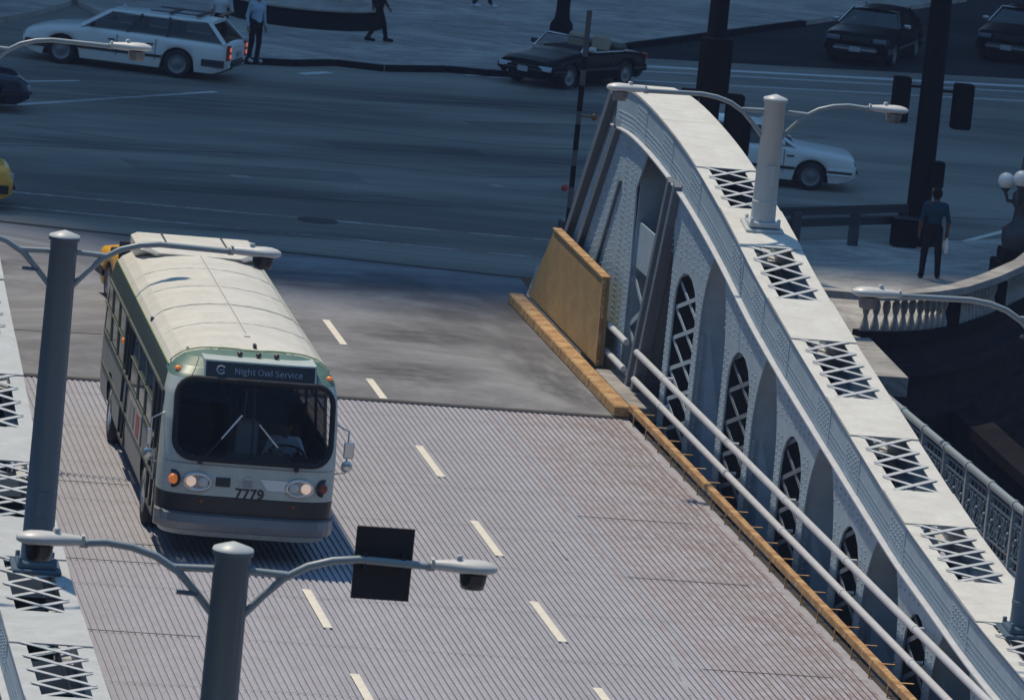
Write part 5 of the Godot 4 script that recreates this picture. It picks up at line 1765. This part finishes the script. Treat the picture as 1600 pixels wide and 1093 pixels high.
func street_things():
	var p1 := dark_pole("thick dark pole with a control box above the white sedan roof", Vector3(4.75, 0.15, -117.8), 9.5, 0.21)
	var bx := Geo.new()
	bx.cbox(Vector3(0.0, 3.75, 0.12), Vector3(0.58, 1.15, 0.5), 0.03)
	obj("control_box", bx, M.pole_black, p1)
	signal_head(p1, Vector3(-0.42, 2.85, 0.0), Vector3(0.32, 0.8, 0.3))
	signal_head(p1, Vector3(0.5, 2.75, 0.1), Vector3(0.34, 0.95, 0.3))
	var p1b := dark_pole("slim dark signal post standing in front of the white sedan", Vector3(5.55, 0.15, -118.6), 2.7, 0.14)
	signal_head(p1b, Vector3(0.05, 2.3, 0.1), Vector3(0.34, 0.8, 0.3))
	var p2 := dark_pole("dark signal pole with signal heads beside the person with a white bag", Vector3(10.1, 0.15, -121.3), 9.5, 0.24)
	signal_head(p2, Vector3(-0.66, 3.0, 0.1), Vector3(0.34, 0.95, 0.32))
	signal_head(p2, Vector3(0.66, 2.95, 0.1), Vector3(0.4, 0.95, 0.32))
	signal_head(p2, Vector3(0.27, 1.5, 0.15), Vector3(0.28, 0.55, 0.28))
	var cb := thing("utility_box", "low dark utility box at the foot of the right signal pole", "cabinet", Vector3(9.72, 0.15, -120.75))
	var cg := Geo.new()
	cg.cbox(Vector3(0, 0.29, 0), Vector3(0.5, 0.58, 0.4), 0.02)
	obj("cabinet", cg, M.pole_black, cb)
	var cl := Geo.new()
	cl.cbox(Vector3(0, 0.595, 0), Vector3(0.54, 0.03, 0.44), 0.008)
	obj("lid", cl, M.iron, cb)
	dark_pole("slender dark street pole behind the convertible", Vector3(8.35, 0.14, -156.4), 9.0, 0.17, "street_pole")
	# raised barrier gate with banded arm
	var gt := thing("barrier_gate", "raised striped barrier arm with red lamps behind the yellow panel", "barrier gate", Vector3(1.2, 0.15, -112.8))
	var post := Geo.new()
	post.cbox(Vector3(0.05, 0.55, -0.05), Vector3(0.34, 1.1, 0.4), 0.03)
	obj("housing", post, M.iron, gt)
	var y := 0.95
	var k := 0
	var light := mat(lin(0.055, 0.062, 0.075), 0.6)
	for h in [0.42, 0.4, 0.42, 0.3, 0.5, 0.25, 0.5, 0.3, 0.25, 0.9]:
		var a := Geo.new()
		a.cbox(Vector3(0, y + h / 2, 0.18), Vector3(0.10, h, 0.04), 0.006)
		obj("arm_band", a, M.pole_black if k % 2 == 0 else light, gt)
		y += h
		k += 1
	for q in [[-0.14, 1.75, lin(0.25, 0.02, 0.015)], [0.3, 3.15, lin(0.10, 0.05, 0.01)]]:
		var l := Geo.new()
		l.ball(Vector3(q[0], q[1], 0.2), Vector3(0.07, 0.07, 0.06), 10, 6)
		l.tube([Vector3(0, q[1], 0.18), Vector3(q[0], q[1], 0.2)], 0.02, 5)
		obj("warning_lamp", l, mat(q[2], 0.3), gt)
	var bp := thing("bell_post", "grey bell housing on a dark post behind the truss top", "post", Vector3(2.75, 0.15, -116.4))
	var bg := Geo.new()
	bg.lathe([Vector2(0.1, 0.0), Vector2(0.06, 0.2), Vector2(0.055, 2.2)], 10)
	obj("post", bg, M.pole_black, bp)
	var bh := Geo.new()
	bh.cbox(Vector3(0, 2.75, 0), Vector3(0.21, 0.3, 0.2), 0.03)
	bh.lathe([Vector2(0.11, 2.2), Vector2(0.11, 2.52), Vector2(0.0, 2.54)], 10)
	obj("housing", bh, light, bp)
	# W-beam guard rail on posts
	var wr := thing("beam_guard_rail", "grey two beam guard rail on posts at the corner pavement edge", "guard rail", Vector3(8.0, 0.15, -119.6))
	var pa := [Vector3(4.6, 0.15, -117.7), Vector3(5.7, 0.15, -118.35), Vector3(7.08, 0.15, -119.2), Vector3(8.55, 0.15, -120.3), Vector3(9.75, 0.15, -121.15)]
	for p in pa:
		var g := Geo.new(wr.position)
		g.cbox(p + Vector3(0, 0.38, 0), Vector3(0.2, 0.76, 0.16), 0.01)
		obj("post", g, mat(lin(0.045, 0.055, 0.07), 0.6), wr)
	for yy in [0.56, 0.80]:
		var g := Geo.new(wr.position)
		var d: Vector3 = (pa[4] - pa[0]).normalized()
		var nn := Vector3(-d.z, 0, d.x)
		g.bar(pa[0] + Vector3(0, yy - 0.04, 0) + nn * 0.1, pa[4] + Vector3(0, yy - 0.04, 0) + nn * 0.1, 0.05, 0.17, nn)
		g.bar(pa[0] + Vector3(0, yy + 0.03, 0) + nn * 0.13, pa[4] + Vector3(0, yy + 0.03, 0) + nn * 0.13, 0.05, 0.05, nn)
		obj("beam", g, mat(lin(0.02, 0.026, 0.034), 0.6), wr)
	# globe lamps on a pedestal
	var gl := thing("globe_lamp", "dark iron lamp with white globes on a stepped pedestal at the right edge", "street lamp", Vector3(11.2, 0.15, -117.1))
	var ped := Geo.new()
	ped.cbox(Vector3(0, 0.2, 0), Vector3(0.85, 0.4, 0.85), 0.03)
	ped.cbox(Vector3(0.03, 0.52, 0), Vector3(0.7, 0.24, 0.7), 0.03)
	obj("pedestal", ped, M.stone_dark, gl)
	var sh := Geo.new()
	sh.lathe([Vector2(0.3, 0.64), Vector2(0.34, 0.8), Vector2(0.34, 1.05), Vector2(0.24, 1.12), Vector2(0.15, 1.2), Vector2(0.13, 1.45), Vector2(0.2, 1.55), Vector2(0.2, 1.75), Vector2(0.1, 1.85), Vector2(0.08, 2.5), Vector2(0.0, 2.55)], 14)
	obj("shaft", sh, M.iron, gl)
	for k2 in 4:
		var an := 0.4 + k2 * PI / 2
		var c := Vector3(cos(an) * 0.36, 1.98 + (0.12 if k2 % 2 else 0.0), sin(an) * 0.36)
		var ag := Geo.new()
		ag.tube([Vector3(0, 1.6, 0), Vector3(c.x * 0.8, 1.58, c.z * 0.8), c + Vector3(0, -0.2, 0)], 0.04, 6)
		ag.lathe([Vector2(0.05, -0.22), Vector2(0.1, -0.16), Vector2(0.1, -0.12)], 10, Transform3D(Basis(), c))
		var ao := obj("arm", ag, M.iron, gl)
		var bl := Geo.new()
		bl.ball(c, Vector3(0.17, 0.17, 0.17), 18, 12)
		obj("globe", bl, M.globe, ao)
	# round planter on the far pavement
	var pn := thing("planter", "round dark planter wall with pale coping on the far pavement", "planter", Vector3(1.3, 0.14, -154.6))
	var pg := Geo.new()
	pg.lathe([Vector2(2.05, 0.0), Vector2(1.95, 0.46)], 40)
	obj("wall", pg, M.stone_dark, pn)
	var pc := Geo.new()
	pc.lathe([Vector2(2.0, 0.46), Vector2(2.05, 0.48), Vector2(2.05, 0.56), Vector2(1.6, 0.56), Vector2(1.6, 0.4), Vector2(0.0, 0.4)], 40)
	obj("coping", pc, M.walk, pn)

# ---------------------------------------------------------------- people
func body_mesh(bones: Array, cell: float) -> ArrayMesh:
	var lo := Vector3(1e9, 1e9, 1e9)
	var hi := -lo
	for b in bones:
		var r: float = maxf(b[2], b[3]) + cell * 3.0
		for k in 2:
			lo = lo.min(b[k] - Vector3(r, r, r))
			hi = hi.max(b[k] + Vector3(r, r, r))
	var n := Vector3i(((hi - lo) / cell).ceil()) + Vector3i.ONE
	var f := PackedFloat32Array()
	f.resize(n.x * n.y * n.z)
	f.fill(1.0)
	var who := PackedInt32Array()
	who.resize(f.size())
	var best := PackedFloat32Array()
	best.resize(f.size())
	best.fill(1e9)
	for bi in bones.size():
		var b: Array = bones[bi]
		var a: Vector3 = b[0]
		var d: Vector3 = b[1] - b[0]
		var dd := maxf(d.dot(d), 1e-9)
		var r: float = maxf(b[2], b[3]) + cell * 2.5 + 0.02
		var i0 := Vector3i(((a.min(b[1]) - Vector3(r, r, r) - lo) / cell).floor()).clamp(Vector3i.ZERO, n - Vector3i.ONE)
		var i1 := Vector3i(((a.max(b[1]) + Vector3(r, r, r) - lo) / cell).ceil()).clamp(Vector3i.ZERO, n - Vector3i.ONE)
		for z in range(i0.z, i1.z + 1):
			for y in range(i0.y, i1.y + 1):
				for x in range(i0.x, i1.x + 1):
					var p := lo + Vector3(x, y, z) * cell
					var u := clampf((p - a).dot(d) / dd, 0.0, 1.0)
					var v := p.distance_to(a + d * u) - lerpf(b[2], b[3], u)
					var id := (z * n.y + y) * n.x + x
					var o := f[id]
					var h := clampf(0.5 + 0.5 * (o - v) / 0.03, 0.0, 1.0)
					f[id] = lerpf(o, v, h) - 0.03 * h * (1.0 - h) * 0.8
					if v < best[id]:
						best[id] = v
						who[id] = bi
	var vid := {}
	var pos := []
	var col := []
	for z in n.z - 1:
		for y in n.y - 1:
			for x in n.x - 1:
				var base := (z * n.y + y) * n.x + x
				var m := 0
				var vals := []
				for c in 8:
					var v := f[base + (c & 1) + ((c >> 1) & 1) * n.x + (c >> 2) * n.x * n.y]
					vals.append(v)
					if v < 0.0: m |= 1 << c
				if m == 0 or m == 255: continue
				var s := Vector3.ZERO
				var cnt := 0
				for e in [[0, 1], [2, 3], [4, 5], [6, 7], [0, 2], [1, 3], [4, 6], [5, 7], [0, 4], [1, 5], [2, 6], [3, 7]]:
					var va: float = vals[e[0]]
					var vb: float = vals[e[1]]
					if (va < 0.0) != (vb < 0.0):
						var q := va / (va - vb)
						var pa := Vector3(e[0] & 1, (e[0] >> 1) & 1, e[0] >> 2)
						var pb := Vector3(e[1] & 1, (e[1] >> 1) & 1, e[1] >> 2)
						s += pa.lerp(pb, q)
						cnt += 1
				vid[base] = pos.size()
				pos.append(lo + (Vector3(x, y, z) + s / cnt) * cell)
				col.append(bones[who[base]][4])
	var st := SurfaceTool.new()
	st.begin(Mesh.PRIMITIVE_TRIANGLES)
	st.set_smooth_group(1)
	var X := 1
	var Y := n.x
	var Z := n.x * n.y
	for base in vid:
		for ax in 3:
			var step: int = [X, Y, Z][ax]
			var u: int = [Y, Z, X][ax]
			var w: int = [Z, X, Y][ax]
			var a := f[base]
			var b := f[base + step]
			if (a < 0.0) == (b < 0.0): continue
			if not (vid.has(base - u) and vid.has(base - w) and vid.has(base - u - w)): continue
			var q := [vid[base], vid[base - u], vid[base - u - w], vid[base - w]]
			if a < 0.0: q.reverse()
			for t in [0, 1, 2, 0, 2, 3]:
				st.set_color(col[q[t]])
				st.add_vertex(pos[q[t]])
	st.generate_normals()
	return st.commit()

# local frame: facing +z, its left hand at +x; j overrides joints
func person(label: String, at: Vector3, turn: float, c: Dictionary, j := {}, sc := 1.0) -> Node3D:
	var t := thing("person", label, "person", at, turn)
	t.scale = Vector3(sc, sc, sc)
	var J := {"pel": Vector3(0, 0.96, 0), "waist": Vector3(0, 1.1, 0.0), "chest": Vector3(0, 1.3, -0.01), "neck": Vector3(0, 1.48, -0.01), "head": Vector3(0, 1.63, 0.02)}
	for s in [-1, 1]:
		var k := "l" if s > 0 else "r"
		J["sh" + k] = Vector3(s * 0.19, 1.42, -0.01)
		J["el" + k] = Vector3(s * 0.25, 1.13, -0.04)
		J["wr" + k] = Vector3(s * 0.26, 0.88, 0.04)
		J["hip" + k] = Vector3(s * 0.095, 0.92, 0)
		J["kn" + k] = Vector3(s * 0.11, 0.5, 0.03)
		J["an" + k] = Vector3(s * 0.12, 0.09, -0.02)
	for q in j: J[q] = j[q]
	var skin: Color = c.skin
	var B := []
	B.append([J.pel, J.waist, 0.135, 0.13, c.legs])
	B.append([J.pel + Vector3(-0.06, 0, 0), J.pel + Vector3(0.06, 0, 0), 0.125, 0.125, c.legs])
	B.append([J.waist, J.chest, 0.135, 0.15, c.top])
	B.append([J.chest + Vector3(-0.08, 0.02, 0), J.chest + Vector3(0.08, 0.02, 0), 0.125, 0.125, c.top])
	B.append([J.shl + Vector3(-0.03, 0, 0), J.shr + Vector3(0.03, 0, 0), 0.075, 0.075, c.top])
	B.append([J.neck + Vector3(0, -0.04, 0), J.head + Vector3(0, -0.06, -0.01), 0.06, 0.055, skin])
	B.append([J.head + Vector3(0, 0.03, -0.02), J.head + Vector3(0, -0.03, 0.015), 0.092, 0.08, skin])
	B.append([J.head + Vector3(0, -0.05, 0.03), J.head + Vector3(0, -0.075, 0.04), 0.058, 0.048, skin])
	B.append([J.head + Vector3(0, 0.045, -0.035), J.head + Vector3(0, 0.055, -0.005), 0.096, 0.088, c.hair])
	B.append([J.head + Vector3(0, -0.01, -0.05), J.head + Vector3(0, 0.03, -0.05), 0.078, 0.085, c.hair])
	for k in ["l", "r"]:
		B.append([J["sh" + k], J["el" + k], 0.058, 0.046, c.top])
		B.append([J["el" + k], J["wr" + k], 0.045, 0.032, c.get("sleeve", skin)])
		var hd: Vector3 = (J["wr" + k] - J["el" + k]).normalized()
		B.append([J["wr" + k], J["wr" + k] + hd * 0.075, 0.033, 0.036, skin])
		B.append([J["hip" + k], J["kn" + k], 0.095, 0.068, c.legs])
		B.append([J["kn" + k], J["an" + k], 0.068, 0.056, c.legs])
		var fd: Vector3 = J.get("toe" + k, J["an" + k] + Vector3(0.02 if k == "l" else -0.02, -0.045, 0.17))
		B.append([J["an" + k] + Vector3(0, -0.03, -0.03), fd, 0.048, 0.04, c.shoes])
	var m := obj("body", body_mesh(B, 0.02), M.vertex, t)
	# fingers, nose, ears, eyes and mouth
	for k in ["l", "r"]:
		var hd: Vector3 = (J["wr" + k] - J["el" + k]).normalized()
		var pa: Vector3 = J["wr" + k] + hd * 0.09
		var fw2 := Vector3(0, 0, 1)
		if absf(hd.z) > 0.8: fw2 = Vector3(1, 0, 0)
		var ac := (fw2 - hd * hd.dot(fw2)).normalized()
		var inn := hd.cross(ac).normalized() * (1.0 if k == "l" else -1.0)
		var g := Geo.new()
		for q in 4:
			var l: float = [0.07, 0.08, 0.075, 0.06][q]
			var b0 := pa + ac * (0.027 - q * 0.018)
			g.tube([b0 - hd * 0.02, b0 + hd * l * 0.5 + inn * 0.006, b0 + hd * l * 0.85 + inn * 0.03], [0.0095, 0.009, 0.007], 6)
		g.tube([J["wr" + k] + hd * 0.03 + ac * 0.025, J["wr" + k] + hd * 0.07 + ac * 0.055, J["wr" + k] + hd * 0.1 + ac * 0.055 + inn * 0.015], [0.012, 0.0105, 0.008], 6)
		var gm := mat(skin.linear_to_srgb(), 0.7)
		obj("fingers", g, gm, t)
	var H: Vector3 = J.head
	var nf := Geo.new()
	nf.ball(H + Vector3(0, -0.012, 0.1), Vector3(0.014, 0.024, 0.02), 8, 6)
	for s in [-1, 1]: nf.ball(H + Vector3(s * 0.088, -0.01, -0.005), Vector3(0.012, 0.03, 0.02), 8, 6)
	obj("nose_and_ears", nf, mat(skin.linear_to_srgb(), 0.7), t)
	var ef := Geo.new()
	for s in [-1, 1]: ef.ball(H + Vector3(s * 0.033, 0.018, 0.083), Vector3(0.012, 0.008, 0.008), 8, 5)
	ef.ball(H + Vector3(0, -0.062, 0.084), Vector3(0.022, 0.006, 0.008), 8, 5)
	obj("eyes_and_mouth", ef, M.black, t)
	return t

func people():
	var dark := Color(0.012, 0.012, 0.016)
	var p := person("person in blue shirt and dark trousers on the corner pavement carrying a white bag", Vector3(9.28, 0.15, -116.4), PI - 0.15, {"skin": Color(0.12, 0.07, 0.05), "hair": Color(0.012, 0.01, 0.01), "top": Color(0.014, 0.045, 0.075), "legs": dark, "shoes": Color(0.01, 0.01, 0.01), "sleeve": Color(0.12, 0.07, 0.05)},
		{"knl": Vector3(0.13, 0.5, 0.05), "anl": Vector3(0.15, 0.09, -0.06), "knr": Vector3(-0.14, 0.5, 0.07), "anr": Vector3(-0.17, 0.09, 0.09), "elr": Vector3(-0.27, 1.13, -0.02), "wrr": Vector3(-0.27, 0.9, 0.06)}, 1.04)
	var st := Geo.new()
	st.tube([Vector3(0.14, 1.47, 0.1), Vector3(0.16, 1.5, -0.03), Vector3(0.05, 1.36, -0.17), Vector3(-0.12, 1.12, -0.15)], 0.02, 6)
	obj("shoulder_strap", st, mat(lin(0.01, 0.01, 0.012), 0.8), p)
	var bagat := p.transform * Vector3(-0.275, 0.5, 0.09)
	var bag := thing("carrier_bag", "white carrier bag held in the hand of the person on the corner", "bag", bagat)
	var bg := Geo.new()
	var rr := []
	for s in [[0.0, 0.05, 0.03], [0.02, 0.085, 0.05], [0.14, 0.09, 0.05], [0.24, 0.06, 0.035], [0.31, 0.025, 0.02]]:
		var ring := []
		for k in 10: ring.append(Vector3(cos(TAU * k / 10) * s[2] * (1.0 + 0.2 * sin(k * 2.3)), s[0], sin(TAU * k / 10) * s[1] * (1.0 + 0.15 * cos(k * 3.1))))
		rr.append(ring)
	bg.loft(rr)
	obj("sack", bg, mat(lin(0.75, 0.76, 0.78), 0.6), bag)
	var walk := {"knl": Vector3(0.1, 0.5, 0.17), "anl": Vector3(0.1, 0.1, 0.26), "knr": Vector3(-0.1, 0.5, -0.03), "anr": Vector3(-0.1, 0.11, -0.24), "ell": Vector3(0.25, 1.15, -0.14), "wrl": Vector3(0.25, 0.92, -0.12), "elr": Vector3(-0.25, 1.15, 0.06), "wrr": Vector3(-0.25, 0.94, 0.2)}
	person("pedestrian in dark brown clothes walking past the round planter", Vector3(2.65, 0.14, -150.8), PI / 2, {"skin": Color(0.25, 0.15, 0.11), "hair": Color(0.02, 0.015, 0.01), "top": Color(0.03, 0.025, 0.025), "legs": Color(0.022, 0.016, 0.016), "shoes": Color(0.01, 0.008, 0.008), "sleeve": Color(0.03, 0.025, 0.025)}, walk)
	person("person in a loose pale blue jacket and black trousers behind the station wagon", Vector3(-1.15, 0.05, -145.0), 0.5, {"skin": Color(0.3, 0.2, 0.15), "hair": Color(0.02, 0.015, 0.01), "top": Color(0.33, 0.42, 0.52), "legs": dark, "shoes": Color(0.45, 0.47, 0.5), "sleeve": Color(0.33, 0.42, 0.52)}, {"waist": Vector3(0, 1.02, 0)})
	person("person with a white shirt half hidden by the station wagon roof", Vector3(-1.95, 0.05, -145.6), -0.4, {"skin": Color(0.3, 0.2, 0.15), "hair": Color(0.02, 0.015, 0.01), "top": Color(0.5, 0.53, 0.56), "legs": dark, "shoes": Color(0.02, 0.02, 0.02)}, {"wrl": Vector3(0.12, 1.05, 0.22)})
	person("walker at the top edge of whom only white shoes show", Vector3(6.95, 0.14, -161.3), PI / 2, {"skin": Color(0.3, 0.2, 0.15), "hair": Color(0.02, 0.015, 0.01), "top": Color(0.2, 0.2, 0.22), "legs": Color(0.03, 0.03, 0.04), "shoes": Color(0.6, 0.62, 0.65)}, walk)
	person("bus driver in a light blue shirt behind the windscreen with hands on the wheel", Vector3(-8.19, 0, -83.75) + Basis(Vector3.UP, -0.012) * Vector3(0.62, 0.16, -1.38), -0.012, {"skin": Color(0.16, 0.10, 0.075), "hair": Color(0.015, 0.012, 0.01), "top": Color(0.48, 0.58, 0.72), "legs": Color(0.03, 0.03, 0.05), "shoes": Color(0.01, 0.01, 0.01)},
		{"hipl": Vector3(0.1, 0.95, 0.0), "hipr": Vector3(-0.1, 0.95, 0.0), "knl": Vector3(0.13, 0.98, 0.42), "knr": Vector3(-0.13, 0.98, 0.42), "anl": Vector3(0.13, 0.6, 0.5), "anr": Vector3(-0.13, 0.6, 0.5), "ell": Vector3(0.29, 1.2, 0.1), "elr": Vector3(-0.29, 1.2, 0.1), "wrl": Vector3(0.2, 1.26, 0.3), "wrr": Vector3(-0.2, 1.26, 0.3)})
